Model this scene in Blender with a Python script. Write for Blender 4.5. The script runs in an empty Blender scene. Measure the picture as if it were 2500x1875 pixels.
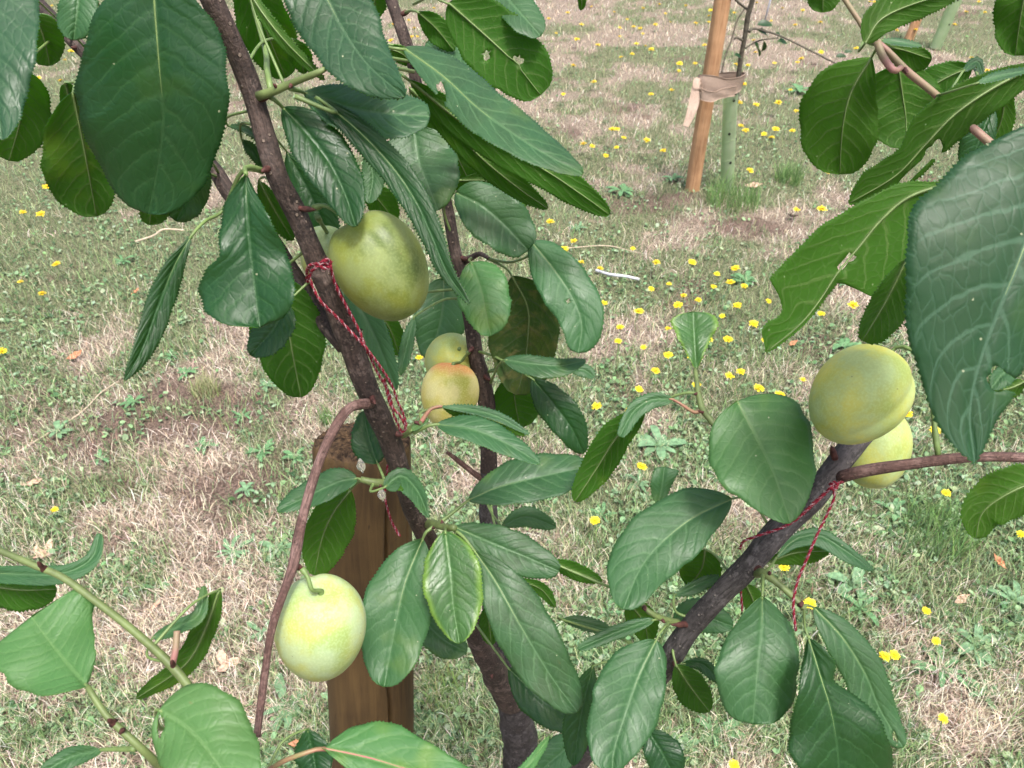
import bpy, math, random
import numpy as np
from mathutils import Vector
rnd = random.Random(7)
RS = np.random.RandomState(11)
S = bpy.context.scene
COL = S.collection

# ------------------------------------------------------------ camera, sky, sun, exposure
F = 1819.0; CX, CY = 1250.0, 937.5; PITCH = math.radians(38.0); H = 1.5
SP, CP = math.sin(PITCH), math.cos(PITCH)
cd = bpy.data.cameras.new('camera'); cam = bpy.data.objects.new('camera', cd); COL.objects.link(cam)
cam.location = (0, 0, H); cam.rotation_euler = (math.radians(90) - PITCH, 0, 0)
cd.sensor_width = 36.0; cd.lens = F / 2500 * 36.0; cd.clip_start = 0.02; cd.clip_end = 500
cd.dof.use_dof = True; cd.dof.focus_distance = 0.45; cd.dof.aperture_fstop = 30
S.camera = cam
W = bpy.data.worlds.new('World'); S.world = W; W.use_nodes = True
SUN_EL, SUN_AZ = math.radians(58), math.radians(150)
sk = W.node_tree.nodes.new('ShaderNodeTexSky'); sk.sky_type = 'NISHITA'; sk.sun_disc = False
sk.sun_elevation = SUN_EL; sk.sun_rotation = math.radians(180) - 0.0; sk.air_density = 1.0; sk.dust_density = 6.0; sk.ozone_density = 1.0
bg = W.node_tree.nodes['Background']; bg.inputs['Strength'].default_value = 0.095
W.node_tree.links.new(sk.outputs[0], bg.inputs['Color'])
ld = bpy.data.lights.new('sun', 'SUN'); ld.energy = 1.5; ld.angle = math.radians(11); ld.color = (1.0, 0.985, 0.95)
sun = bpy.data.objects.new('sun', ld); COL.objects.link(sun)
sdir = Vector((0.15, -0.35, 1.0)).normalized()       # towards the sun
sun.rotation_euler = sdir.to_track_quat('Z', 'Y').to_euler()
sk.sun_elevation = math.asin(sdir.z); sk.sun_rotation = math.atan2(sdir.x, sdir.y)
S.view_settings.view_transform = 'Standard'; S.view_settings.look = 'None'
S.view_settings.exposure = 1.78; S.view_settings.gamma = 1.0
S.cycles.use_denoising = True
S.cycles.max_bounces = 8; S.cycles.transmission_bounces = 6; S.cycles.transparent_max_bounces = 8

# ------------------------------------------------------------ helpers
def c2w(X, Y, Z):            # camera axes (right, down, forward) -> world
    X = np.asarray(X, float); Y = np.asarray(Y, float); Z = np.asarray(Z, float)
    return np.stack([X, Z * CP - Y * SP, H - Z * SP - Y * CP], -1)
def P(x, y, z):
    return c2w((np.asarray(x) - CX) / F * z, (np.asarray(y) - CY) / F * z, z)
def gz(y, h=0.0):            # forward distance at which pixel row y meets the plane of height h
    return (H - h) / (SP + CP * (np.asarray(y, float) - CY) / F)
def G(x, y, h=0.0):
    return P(x, y, gz(y, h))
def link(name, me, parent=None, loc=None):
    o = bpy.data.objects.new(name, me); COL.objects.link(o)
    if loc is not None: o.location = loc
    if parent is not None: o.parent = parent
    return o
def tag(o, label=None, cat=None, group=None, kind=None):
    if label: o['label'] = label
    if cat: o['category'] = cat
    if group: o['group'] = group
    if kind: o['kind'] = kind
    return o
def mesh(name, V, Fs, mats, fm=None, uvs=None, smooth=True):
    """V (n,3); Fs list of tuples; uvs dict name->(n,2) per vertex"""
    me = bpy.data.meshes.new(name)
    me.from_pydata([tuple(v) for v in V], [], [tuple(f) for f in Fs])
    for m in mats: me.materials.append(m)
    if fm is not None: me.polygons.foreach_set('material_index', np.asarray(fm, np.int32))
    if smooth: me.polygons.foreach_set('use_smooth', [True] * len(me.polygons))
    if uvs:
        li = np.zeros(len(me.loops), np.int32); me.loops.foreach_get('vertex_index', li)
        for k, a in uvs.items():
            l = me.uv_layers.new(name=k); l.data.foreach_set('uv', np.asarray(a, np.float32)[li].ravel())
    me.update()
    return me
def spline(pts, n):
    """Catmull-Rom through pts (k,d), n samples by arc length"""
    p = np.asarray(pts, float)
    if len(p) == 2: p = np.array([p[0], (p[0] + p[1]) / 2, p[1]])
    e = np.vstack([2 * p[0] - p[1], p, 2 * p[-1] - p[-2]])
    out = []
    for i in range(len(p) - 1):
        t = np.linspace(0, 1, 24, endpoint=False)[:, None]
        a, b, c, d = e[i], e[i + 1], e[i + 2], e[i + 3]
        out.append(.5 * (2 * b + (c - a) * t + (2 * a - 5 * b + 4 * c - d) * t * t + (3 * b - a - 3 * c + d) * t ** 3))
    out.append(p[-1:]); q = np.vstack(out)
    s = np.r_[0, np.cumsum(np.linalg.norm(np.diff(q[:, :min(3, q.shape[1])], axis=0), axis=1))]
    u = np.linspace(0, s[-1], n)
    return np.stack([np.interp(u, s, q[:, k]) for k in range(q.shape[1])], 1)
def tube(C, R, ns=10, caps=True, lump=0.0, seed=0, freq=60.0):
    """C (n,3) centre line, R (n,) radii -> verts, faces, uv"""
    C = np.asarray(C, float); n = len(C); R = np.asarray(R, float) * np.ones(n)
    T = np.gradient(C, axis=0); T /= np.linalg.norm(T, axis=1)[:, None] + 1e-12
    N = np.zeros_like(C); r = np.array([0.3, -0.5, 0.8]); v = np.cross(T[0], r); N[0] = v / np.linalg.norm(v)
    for i in range(1, n):
        v = N[i - 1] - T[i] * np.dot(N[i - 1], T[i]); N[i] = v / (np.linalg.norm(v) + 1e-12)
    B = np.cross(T, N)
    a = np.arange(ns) / ns * 2 * math.pi
    rr = R[:, None] * np.ones(ns)[None]
    L = np.r_[0, np.cumsum(np.linalg.norm(np.diff(C, axis=0), axis=1))]
    if lump:
        g = np.random.RandomState(seed); ph = g.rand(6) * 6.28
        rr = rr * (1 + lump * (np.sin(L[:, None] * freq + ph[0] + np.cos(a) * 1.2) * .5 + np.sin(L[:, None] * freq * 2.3 + ph[1] + np.sin(a * 2 + ph[2])) * .35 + np.sin(a * 3 + ph[3] + L[:, None] * freq * .7) * .3))
    V = C[:, None] + rr[..., None] * (np.cos(a)[None, :, None] * N[:, None] + np.sin(a)[None, :, None] * B[:, None])
    V = V.reshape(-1, 3); Fs = []
    for i in range(n - 1):
        for j in range(ns):
            k = (j + 1) % ns
            Fs.append((i * ns + j, i * ns + k, (i + 1) * ns + k, (i + 1) * ns + j))
    if caps:
        Fs.append(tuple(range(ns))[::-1]); Fs.append(tuple((n - 1) * ns + j for j in range(ns)))
    uv = np.stack([np.repeat(L * 100, ns), np.tile(a / 6.283, n)], 1)
    return V, Fs, uv
def join(parts):
    V = []; Fs = []; fm = []; o = 0
    for (v, f, m) in parts:
        V.append(v); Fs += [tuple(i + o for i in q) for q in f]; fm += [m] * len(f); o += len(v)
    return np.vstack(V), Fs, fm

# ------------------------------------------------------------ node material helpers
class NT:
    def __init__(s, name):
        s.m = bpy.data.materials.new(name); s.m.use_nodes = True; s.t = s.m.node_tree; s.t.nodes.clear()
        s.out = s.n('ShaderNodeOutputMaterial')
    def n(s, typ, **kw):
        x = s.t.nodes.new(typ)
        for k, v in kw.items(): setattr(x, k, v)
        return x
    def set(s, sock, v):
        if isinstance(v, bpy.types.NodeSocket): s.t.links.new(v, sock)
        elif isinstance(v, (tuple, list)) and sock.type == 'RGBA' and len(v) == 3: sock.default_value = (*v, 1)
        else: sock.default_value = v
    def math(s, op, a, b=None, c=None, clamp=False):
        x = s.n('ShaderNodeMath', operation=op, use_clamp=clamp); s.set(x.inputs[0], a)
        if b is not None: s.set(x.inputs[1], b)
        if c is not None: s.set(x.inputs[2], c)
        return x.outputs[0]
    def mix(s, f, a, b, blend='MIX'):
        x = s.n('ShaderNodeMix', data_type='RGBA', blend_type=blend); s.set(x.inputs['Factor'], f)
        s.set(x.inputs[6], a); s.set(x.inputs[7], b); return x.outputs[2]
    def ramp(s, f, lo, hi, a=0.0, b=1.0):
        x = s.n('ShaderNodeMapRange', interpolation_type='SMOOTHSTEP'); s.set(x.inputs[0], f)
        s.set(x.inputs[1], lo); s.set(x.inputs[2], hi); s.set(x.inputs[3], a); s.set(x.inputs[4], b); return x.outputs[0]
    def noise(s, vec, scale, detail=3, rough=.55, dist=0.0):
        x = s.n('ShaderNodeTexNoise'); 
        if vec is not None: s.set(x.inputs['Vector'], vec)
        x.inputs['Scale'].default_value = scale; x.inputs['Detail'].default_value = detail
        x.inputs['Roughness'].default_value = rough; x.inputs['Distortion'].default_value = dist
        return x
    def bump(s, h, strength, dist):
        x = s.n('ShaderNodeBump'); s.set(x.inputs['Height'], h); x.inputs['Strength'].default_value = strength
        x.inputs['Distance'].default_value = dist; return x.outputs[0]
    def pbr(s, col, rough=.6, normal=None, spec=.5, **kw):
        x = s.n('ShaderNodeBsdfPrincipled'); s.set(x.inputs['Base Color'], col); s.set(x.inputs['Roughness'], rough)
        s.set(x.inputs['Specular IOR Level'], spec)
        if normal is not None: s.set(x.inputs['Normal'], normal)
        for k, v in kw.items(): s.set(x.inputs[k.replace('_', ' ')], v)
        return x.outputs[0]
    def fin(s, sh): s.t.links.new(sh, s.out.inputs[0]); return s.m

def leaf_mat(name, base, vein, top=True, rough=.42, transl=.22, tcol=(.25, .5, .05), pucker=.6, spec=.5, margin=None, blotch=0.0, veins=.5):
    k = NT(name)
    uv = k.n('ShaderNodeUVMap', uv_map='leaf_uv').outputs[0]; cm = k.n('ShaderNodeUVMap', uv_map='leaf_cm').outputs[0]
    sx = k.n('ShaderNodeSeparateXYZ'); k.set(sx.inputs[0], uv); u, v = sx.outputs[0], sx.outputs[1]
    oi = k.n('ShaderNodeObjectInfo').outputs['Random']
    vv = k.math('ABSOLUTE', k.math('MULTIPLY', k.math('SUBTRACT', v, .5), 2.0))
    sc = k.n('ShaderNodeSeparateXYZ'); k.set(sc.inputs[0], cm)
    off = k.n('ShaderNodeCombineXYZ'); k.set(off.inputs[2], k.math('MULTIPLY', oi, 37.0)); 
    va = k.n('ShaderNodeVectorMath', operation='ADD'); k.set(va.inputs[0], cm); k.set(va.inputs[1], off.outputs[0]); pos = va.outputs[0]
    nz = k.noise(pos, .9, 2).outputs['Fac']
    # side veins
    ph = k.math('SUBTRACT', u, k.math('MULTIPLY', k.math('POWER', vv, 1.3), .25))
    ph = k.math('ADD', k.math('MULTIPLY', ph, 8.5), k.math('MULTIPLY', nz, .6))
    side = k.math('MULTIPLY', k.math('GREATER_THAN', v, .5), .45)
    ph0 = k.math('ADD', ph, side); ph = k.math('FRACT', ph0)
    d2 = k.math('ABSOLUTE', k.math('SUBTRACT', ph, .5))
    w2 = k.ramp(vv, 0.0, 1.0, .062, .032)
    sec = k.math('SUBTRACT', 1.7, k.math('DIVIDE', d2, w2), clamp=True)
    sec = k.math('MULTIPLY', sec, k.ramp(vv, .8, .97, 1.0, .25))
    # midrib, width in cm
    mw = k.ramp(u, 0.0, 1.0, .085, .03)
    mid = k.math('SUBTRACT', 1.8, k.math('DIVIDE', k.math('ABSOLUTE', sc.outputs[1]), mw), clamp=True)
    # net
    wn = k.n('ShaderNodeVectorMath', operation='ADD'); k.set(wn.inputs[0], pos)
    nn = k.noise(pos, 2.5, 2).outputs['Color']; ws = k.n('ShaderNodeVectorMath', operation='SCALE'); k.set(ws.inputs[0], nn); ws.inputs['Scale'].default_value = .25
    k.set(wn.inputs[1], ws.outputs[0])
    vo = k.n('ShaderNodeTexVoronoi', feature='DISTANCE_TO_EDGE', voronoi_dimensions='2D'); lad = k.n('ShaderNodeCombineXYZ'); k.set(lad.inputs[0], k.math('MULTIPLY', ph0, 1.25)); k.set(lad.inputs[1], k.math('ADD', k.math('MULTIPLY', k.math('ADD', k.math('ABSOLUTE', sc.outputs[1]), k.math('MULTIPLY', sc.outputs[0], .62)), 2.3), k.math('MULTIPLY', k.noise(pos, 2.0, 2).outputs['Fac'], .8)))
    k.set(vo.inputs['Vector'], lad.outputs[0]); vo.inputs['Scale'].default_value = 1.0
    ter = k.ramp(vo.outputs[0], .01, .06, 1.0, 0.0)
    vo2 = k.n('ShaderNodeTexVoronoi', feature='DISTANCE_TO_EDGE', voronoi_dimensions='2D'); k.set(vo2.inputs['Vector'], wn.outputs[0]); vo2.inputs['Scale'].default_value = 7.0
    fine = k.ramp(vo2.outputs[0], .0, .1, 1.0, 0.0)
    vm = k.math('MAXIMUM', k.math('MULTIPLY', ter, .5), k.math('MULTIPLY', fine, .14))
    vm = k.math('MAXIMUM', vm, k.math('MULTIPLY', sec, .85)); vm = k.math('MAXIMUM', vm, mid)
    # colour
    hs = k.n('ShaderNodeHueSaturation'); k.set(hs.inputs['Color'], base); k.set(hs.inputs['Hue'], k.math('ADD', .475, k.math('MULTIPLY', oi, .035)))
    k.set(hs.inputs['Value'], k.math('ADD', .74, k.math('MULTIPLY', k.math('FRACT', k.math('MULTIPLY', oi, 7.3)), .55)))
    big = k.noise(pos, .55, 3).outputs['Fac']
    col = k.mix(k.ramp(big, .3, .7, 0, .45), hs.outputs[0], tuple(c * 1.5 for c in base))
    col = k.mix(k.math('MULTIPLY', vm, veins), col, vein)
    if margin: col = k.mix(k.ramp(vv, .72, 1.0, 0, .75), col, margin)
    # small pale specks and brown spots
    sp = k.n('ShaderNodeTexVoronoi', voronoi_dimensions='2D'); k.set(sp.inputs['Vector'], pos); sp.inputs['Scale'].default_value = 1.1
    spk = k.math('MULTIPLY', k.ramp(sp.outputs['Distance'], .035, .055, 1, 0), k.math('GREATER_THAN', k.noise(pos, .9, 2).outputs['Fac'], .62))
    col = k.mix(k.math('MULTIPLY', spk, .7), col, (.35, .36, .22))
    br = k.ramp(k.noise(pos, 1.6, 4, .6).outputs['Fac'], .73, .77, 0, .8)
    col = k.mix(k.math('MULTIPLY', br, .8), col, (.16, .08, .03))
    if blotch:
        bl = k.ramp(k.noise(pos, 1.0, 5, .7).outputs['Fac'], .48, .62, 0, blotch)
        col = k.mix(bl, col, (.22, .17, .07))
    yl = k.math('MULTIPLY', k.ramp(k.noise(pos, .35, 2).outputs['Fac'], .56, .72, 0, .55), k.math('GREATER_THAN', k.math('FRACT', k.math('MULTIPLY', oi, 13.7)), .55))
    col = k.mix(yl, col, tuple(min(1, c * f_) for c, f_ in zip(base, (3.2, 1.9, 1.1))))
    # relief
    hgt = k.math('ADD', k.math('MULTIPLY', k.ramp(vo.outputs[0], 0, .2), .27), k.math('MULTIPLY', k.ramp(d2, 0, .3), .6))
    hgt = k.math('ADD', hgt, k.math('MULTIPLY', mid, -.6))
    hgt = k.math('ADD', hgt, k.math('MULTIPLY', k.noise(pos, 9, 2).outputs['Fac'], .12))
    if not top: hgt = k.math('MULTIPLY', hgt, -.8)
    nrm = k.bump(hgt, pucker, .0006)
    rg = k.ramp(k.noise(pos, .8, 3).outputs['Fac'], .3, .7, rough - .07, rough + .1)
    pb = k.pbr(col, rg, nrm, spec)
    tr = k.n('ShaderNodeBsdfTranslucent'); k.set(tr.inputs[0], k.mix(k.math('MULTIPLY', vm, .5), tcol, vein)); k.set(tr.inputs[1], nrm)
    mx = k.n('ShaderNodeMixShader'); mx.inputs[0].default_value = transl
    k.t.links.new(pb, mx.inputs[1]); k.t.links.new(tr.outputs[0], mx.inputs[2])
    return k.fin(mx.outputs[0])
M = {}
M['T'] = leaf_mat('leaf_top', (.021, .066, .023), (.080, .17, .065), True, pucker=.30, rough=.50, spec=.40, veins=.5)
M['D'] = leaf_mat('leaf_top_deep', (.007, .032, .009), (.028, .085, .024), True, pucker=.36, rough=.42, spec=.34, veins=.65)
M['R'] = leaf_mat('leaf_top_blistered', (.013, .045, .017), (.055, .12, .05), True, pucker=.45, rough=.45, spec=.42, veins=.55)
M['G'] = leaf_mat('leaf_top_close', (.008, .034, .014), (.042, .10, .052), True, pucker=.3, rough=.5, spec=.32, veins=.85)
M['P'] = leaf_mat('leaf_top_young', (.038, .104, .028), (.10, .20, .06), True, rough=.5, pucker=.34, spec=.4, veins=.55)
M['E'] = leaf_mat('leaf_top_yellow_edge', (.026, .082, .02), (.09, .19, .06), True, rough=.42, pucker=.4, margin=(.14, .25, .035), veins=.5)
M['U'] = leaf_mat('leaf_underside', (.034, .080, .012), (.16, .25, .07), False, rough=.6, transl=.6, tcol=(.36, .80, .04), pucker=.4, spec=.2, veins=.7)
M['B'] = leaf_mat('leaf_underside_blotched', (.034, .062, .022), (.12, .17, .07), False, rough=.6, transl=.5, tcol=(.28, .55, .06), blotch=.6, spec=.22, veins=.7)

def simple(name, col, rough=.7, spec=.4, nscale=200, var=.3, bump=.3, bd=.0005, dark=None):
    k = NT(name); tc = k.n('ShaderNodeTexCoord').outputs['Object']
    nz = k.noise(tc, nscale, 4).outputs['Fac']
    c = k.mix(k.ramp(nz, .3, .7), tuple(x * (1 - var) for x in col) if dark is None else dark, tuple(min(1, x * (1 + var)) for x in col))
    return k.fin(k.pbr(c, rough, k.bump(nz, bump, bd), spec))
def bark(name, c1, c2, lent, scale=1.0):
    k = NT(name); tc = k.n('ShaderNodeTexCoord').outputs['Object']; uv = k.n('ShaderNodeUVMap', uv_map='uv').outputs[0]
    mp = k.n('ShaderNodeMapping'); k.set(mp.inputs[0], uv); mp.inputs['Scale'].default_value = (.35, 7, 1)
    st = k.noise(mp.outputs[0], 3.0, 5, .65, .6).outputs['Fac']
    big = k.noise(tc, 35, 4).outputs['Fac']; fn = k.noise(tc, 600, 3).outputs['Fac']
    c = k.mix(k.ramp(big, .35, .68), c1, c2)
    c = k.mix(k.ramp(k.noise(tc, 75, 4, .7).outputs['Fac'], .52, .62, 0, .6), c, tuple(min(1, (x + .02) * 1.7) for x in c2))
    c = k.mix(k.ramp(st, .42, .62, 0, .75), c, tuple(x * .45 for x in c1))
    c = k.mix(k.ramp(fn, .35, .75, 0, .3), c, tuple(min(1, x * 1.7) for x in c2))
    vo = k.n('ShaderNodeTexVoronoi'); k.set(vo.inputs['Vector'], tc); vo.inputs['Scale'].default_value = 210 * scale
    ln = k.math('MULTIPLY', k.ramp(vo.outputs['Distance'], .13, .2, 1, 0), k.math('GREATER_THAN', k.noise(tc, 90, 1).outputs['Fac'], .45))
    c = k.mix(k.math('MULTIPLY', ln, .8), c, lent)
    h = k.math('ADD', k.math('ADD', k.math('MULTIPLY', st, -.5), k.math('MULTIPLY', fn, .35)), k.math('MULTIPLY', ln, .6))
    return k.fin(k.pbr(c, .72, k.bump(h, 1.0, .0018), .35))
M['bark'] = bark('bark_brown', (.018, .012, .010), (.066, .044, .035), (.17, .13, .10))
M['bark_grey'] = bark('bark_grey', (.021, .018, .0175), (.060, .053, .052), (.13, .115, .105))
M['bark_red'] = bark('bark_reddish_dry', (0.06912, 0.03341, 0.0265), (0.121, 0.06912, 0.0576), (0.1498, 0.09792, 0.07488), 1.4)
M['shoot'] = simple('green_shoot', (0.093, 0.1255, 0.03952), .55, .4, 120, .25)
M['shoot_pink'] = simple('pink_shoot', (.25, .115, .105), .55, .4, 60, .0, dark=(.17, .15, .075))
M['petiole'] = simple('leaf_stalk', (0.1122, 0.1683, 0.051), .5, .4, 150, .2)
M['petiole_red'] = simple('leaf_stalk_red', (0.2362, 0.07875, 0.06825), .5, .4, 80, .1, dark=(0.1785, 0.1575, 0.063))
M['bud'] = simple('bud_scale', (0.056, 0.02, 0.016), .7, .3, 400, .5)

# ------------------------------------------------------------ the plum tree: branches
def vec_obj(name, V, Fs, mats, parent=None, fm=None, uvs=None, origin=None):
    V = np.asarray(V); o0 = np.asarray(origin) if origin is not None else V.mean(0)
    me = mesh(name, V - o0, Fs, mats, fm, uvs)
    base = np.array([0., 0, 0])
    o = link(name, me)
    if parent is not None:
        pw = np.array(parent.get('_w', (0, 0, 0)))
        o.parent = parent; o.location = Vector(o0 - pw)
    else: o.location = Vector(o0)
    o['_w'] = [float(x) for x in o0]
    return o
tree_base = np.array([0.006, 0.435, 0.0])
tree = bpy.data.objects.new('plum_tree', None); COL.objects.link(tree); tree.location = Vector(tree_base); tree['_w'] = list(map(float, tree_base))
tree.empty_display_size = .05
tag(tree, 'young plum tree with brown forked branches and broad green leaves, filling the foreground', 'fruit tree')
BR = {}
def branch(key, name, pts, mat, ns=16, lump=.08, label=None, seed=1, buds=None, extra=None):
    """pts: (x, y, z, r_px)"""
    p = np.array(pts, float)
    w = P(p[:, 0], p[:, 1], p[:, 2]); r = p[:, 3] * p[:, 2] / F
    if extra is not None:
        e = np.array(extra, float); w = np.vstack([w, e[:, :3]]); r = np.r_[r, e[:, 3]]
    L = np.linalg.norm(np.diff(w, axis=0), axis=1).sum()
    q = spline(np.hstack([w, r[:, None]]), max(12, int(L / .004)))
    V, Fs, uv = tube(q[:, :3], q[:, 3], ns, True, lump, seed, 90)
    parts = [(V, Fs, 0)]; uvs = [uv]
    g = random.Random(seed)
    for (bx, by, bz, bs) in (buds or []):
        # a spur collar / bud: a short knobbly cone ending in a point
        c = P(bx, by, bz); k = int(np.argmin(np.linalg.norm(q[:, :3] - c, axis=1))); a = q[k, :3]
        d = c - a; ln = np.linalg.norm(d) + 1e-6; d = d / ln
        t = np.linspace(0, 1, 8); ce = a + d * (t[:, None] * (ln + bs * bz / F * .3)); s = bs * bz / F
        s = s * .72; rr = s * np.array([1.7, 1.35, 1.05, .95, 1.0, .9, .6, .1])
        v2, f2, u2 = tube(ce, rr, 10, True, .18, g.randint(0, 99), 900); parts.append((v2, f2, 1)); uvs.append(u2)
    V, Fs, fm = join(parts)
    o = vec_obj(name, V, Fs, [mat, M['bud']], tree, fm, {'uv': np.vstack(uvs)})
    if label: o['label'] = label
    BR[key] = (o, q); return o
branch('trunk', 'trunk', [(1193, 1150, .62, 21), (1193, 1262, .645, 22), (1203, 1450, .70, 26), (1222, 1590, .755, 33), (1252, 1700, .80, 40), (1266, 1790, .85, 42), (1272, 1875, .90, 43)],
       M['bark_grey'], 28, .085, 'grey-brown trunk with a swollen fork', 3, [(1280, 1675, .78, 9)], extra=[(tree_base[0], tree_base[1] + .008, .30, .027), (tree_base[0], tree_base[1], .02, .034)])
branch('left', 'branch', [(500, -60, .295, 27), (518, 0, .30, 27), (569, 108, .31, 26), (614, 217, .32, 26), (645, 325, .325, 25), (677, 434, .33, 26), (722, 520, .34, 26), (772, 630, .35, 26), (812, 730, .36, 27), (850, 825, .375, 31), (888, 925, .39, 28), (922, 1008, .405, 28), (954, 1081, .425, 27), (980, 1153, .44, 23), (1000, 1230, .465, 22), (1045, 1316, .50, 23), (1095, 1410, .55, 24), (1145, 1510, .60, 27), (1185, 1592, .65, 30), (1215, 1650, .70, 34), (1246, 1705, .775, 36)],
       M['bark'], 28, .085, 'long brown branch leaning left, tied with red yarn', 5,
       [(655, 238, .315, 13), (640, 418, .32, 12), (770, 512, .332, 10), (884, 805, .37, 8), (915, 985, .385, 11), (985, 1062, .415, 11), (1045, 1285, .48, 10), (855, 1000, .4, 9), (1201, 1655, .66, 8)])
branch('left_back', 'branch', [(60, -30, .40, 16), (95, 10, .40, 16), (190, 110, .40, 17), (340, 260, .40, 18), (450, 350, .40, 19), (522, 412, .40, 19), (565, 477, .40, 19), (650, 570, .398, 20), (725, 680, .392, 20), (780, 770, .385, 21), (840, 850, .382, 18)],
       M['bark'], 18, .06, 'thinner brown branch crossing behind the main one', 8, [(175, 115, .395, 8), (545, 505, .37, 8)])
branch('centre', 'branch', [(945, -50, .50, 14), (955, 0, .50, 14), (980, 72, .505, 15), (1005, 145, .51, 14), (1020, 217, .515, 14), (1060, 360, .52, 14), (1092, 506, .53, 14), (1110, 608, .54, 15), (1128, 680, .55, 16), (1153, 807, .56, 18), (1163, 870, .57, 19), (1178, 934, .585, 21), (1188, 990, .595, 21), (1193, 1060, .61, 20), (1193, 1170, .625, 21)],
       M['bark'], 18, .06, 'upright reddish-brown branch behind the plums', 12, [(1000, 28, .50, 9), (1010, 160, .505, 9), (1142, 632, .54, 9), (1146, 858, .555, 9), (1198, 930, .57, 8)])
branch('dead', 'branch', [(905, 985, .392, 12.6), (870, 990, .382, 12.6), (848, 1001, .376, 11.8), (826, 1030, .372, 11.8), (788, 1102, .368, 11.8), (759, 1189, .362, 11.8), (734, 1290, .355, 12.6), (716, 1380, .347, 12.6), (688, 1456, .34, 10.1), (663, 1535, .335, 10.1), (648, 1637, .33, 9.2), (632, 1760, .325, 9.2), (628, 1800, .322, 8.4)],
       M['bark_red'], 20, .13, 'drooping reddish-brown twig carrying one plum', 15, [(738, 1388, .35, 11), (655, 1543, .334, 6), (840, 1020, .372, 8)])
branch('right', 'branch', [(2130, 1040, .40, 24), (2085, 1085, .395, 28), (2040, 1140, .39, 28), (1985, 1210, .39, 30), (1899, 1297, .395, 31), (1834, 1376, .40, 29), (1762, 1445, .41, 27), (1695, 1520, .42, 27), (1640, 1600, .435, 27), (1600, 1660, .47, 27), (1540, 1730, .54, 26), (1430, 1835, .68, 27), (1340, 1950, .86, 28)],
       M['bark_grey'], 28, .085, 'dark grey-brown branch rising to the right, tied with red yarn', 18,
       [(1858, 1398, .39, 14), (1640, 1525, .41, 11), (1648, 1630, .425, 10), (2030, 1090, .38, 12)], extra=[(.03, .445, .38, .012)])
branch('right_thin', 'branch', [(2050, 1165, .385, 15), (2110, 1150, .375, 15), (2200, 1136, .365, 14), (2329, 1119, .355, 13), (2420, 1115, .35, 12), (2520, 1118, .345, 12), (2640, 1120, .34, 11)],
       M['bark_red'], 14, .05, 'thin reddish branch running off to the right', 22)
branch('lower_left', 'branch', [(-60, 1320, .31, 6.7), (0, 1344, .31, 7.6), (83, 1380, .308, 8.4), (156, 1412, .307, 8.4), (260, 1488, .305, 9.2), (325, 1539, .303, 9.2), (416, 1622, .30, 10.9), (485, 1709, .298, 10.1), (560, 1810, .30, 10.9), (680, 1960, .34, 12.6), (860, 2150, .45, 15.1)],
       M['shoot'], 14, .07, 'slender green shoot at lower left', 25, [(92, 1372, .302, 8), (420, 1612, .295, 8)], extra=[(-.02, .43, .50, .011)])
branch('lower_left_spur', 'branch', [(213, 1676, .272, 7), (258, 1745, .27, 8), (310, 1795, .27, 9), (360, 1840, .272, 10), (470, 1940, .30, 11), (640, 2030, .35, 12), (860, 2155, .45, 14)], M['shoot'], 12, .08, 'short green spur with dark buds', 27, [(264, 1757, .266, 9), (302, 1782, .266, 8)])
branch('spur_pink', 'branch', [(420, 1625, .30, 8), (428, 1590, .30, 8), (432, 1540, .302, 8)], M['shoot_pink'], 10, .04, seed=29)
branch('spur_top', 'branch', [(630, 235, .315, 11), (670, 222, .312, 10), (720, 200, .308, 9), (775, 178, .30, 8), (800, 165, .30, 5)], M['shoot'], 12, .06, 'short green spur holding a leaf rosette', 31, [(668, 205, .308, 6), (708, 214, .306, 7)])
branch('top_right', 'branch', [(2040, -40, .37, 6.0), (2063, 0, .37, 6.0), (2099, 54, .37, 6.0), (2117, 84, .37, 6.8), (2139, 101, .37, 6.8), (2168, 125, .37, 7.6), (2215, 174, .37, 8.5), (2276, 224, .37, 8.5), (2360, 300, .37, 10.2), (2470, 390, .36, 10.2), (2620, 480, .35, 11.0)], M['shoot_pink'], 12, .05, 'thin pink and green twig at upper right', 33, [(2214, 178, .365, 7)])
branch('top_right_loop', 'branch', [(2142, 102, .368, 9), (2155, 137, .366, 9), (2182, 172, .364, 8), (2200, 165, .366, 7)], M['shoot_pink'], 10, .05, seed=34)
branch('shoot_right', 'branch', [(1697, 900, .42, 5), (1701, 930, .415, 6), (1705, 960, .41, 7), (1715, 1000, .405, 8), (1740, 1032, .40, 8), (1800, 1120, .40, 9), (1870, 1230, .405, 10), (1905, 1290, .40, 9)], M['shoot'], 12, .07, 'green shoot rising behind the round leaf', 36, [(1695, 963, .408, 6), (1704, 1003, .40, 5)])
branch('spur_mid', 'branch', [(975, 1190, .445, 10), (945, 1178, .435, 9), (915, 1178, .43, 10), (880, 1170, .428, 8)], M['shoot'], 10, .12, seed=38, buds=[(930, 1188, .43, 6)])
branch('spur_low', 'branch', [(1045, 1280, .48, 12), (1062, 1280, .465, 11), (1090, 1288, .45, 9), (1110, 1288, .44, 7)], M['shoot'], 10, .1, seed=39, buds=[(1078, 1270, .455, 6), (1055, 1290, .46, 6)])
branch('spur_yarn', 'branch', [(985, 1060, .42, 10), (1000, 1050, .41, 10), (1018, 1040, .405, 9), (1030, 1030, .40, 6)], M['shoot'], 10, .12, seed=41, buds=[(1012, 1030, .40, 7)])
branch('spur_right', 'branch', [(1850, 1400, .395, 12), (1866, 1400, .385, 11), (1900, 1425, .38, 8), (1945, 1465, .375, 8), (1965, 1490, .372, 7)], M['shoot'], 10, .08, seed=43, buds=[(1955, 1478, .37, 8), (1880, 1395, .38, 6)])
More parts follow.
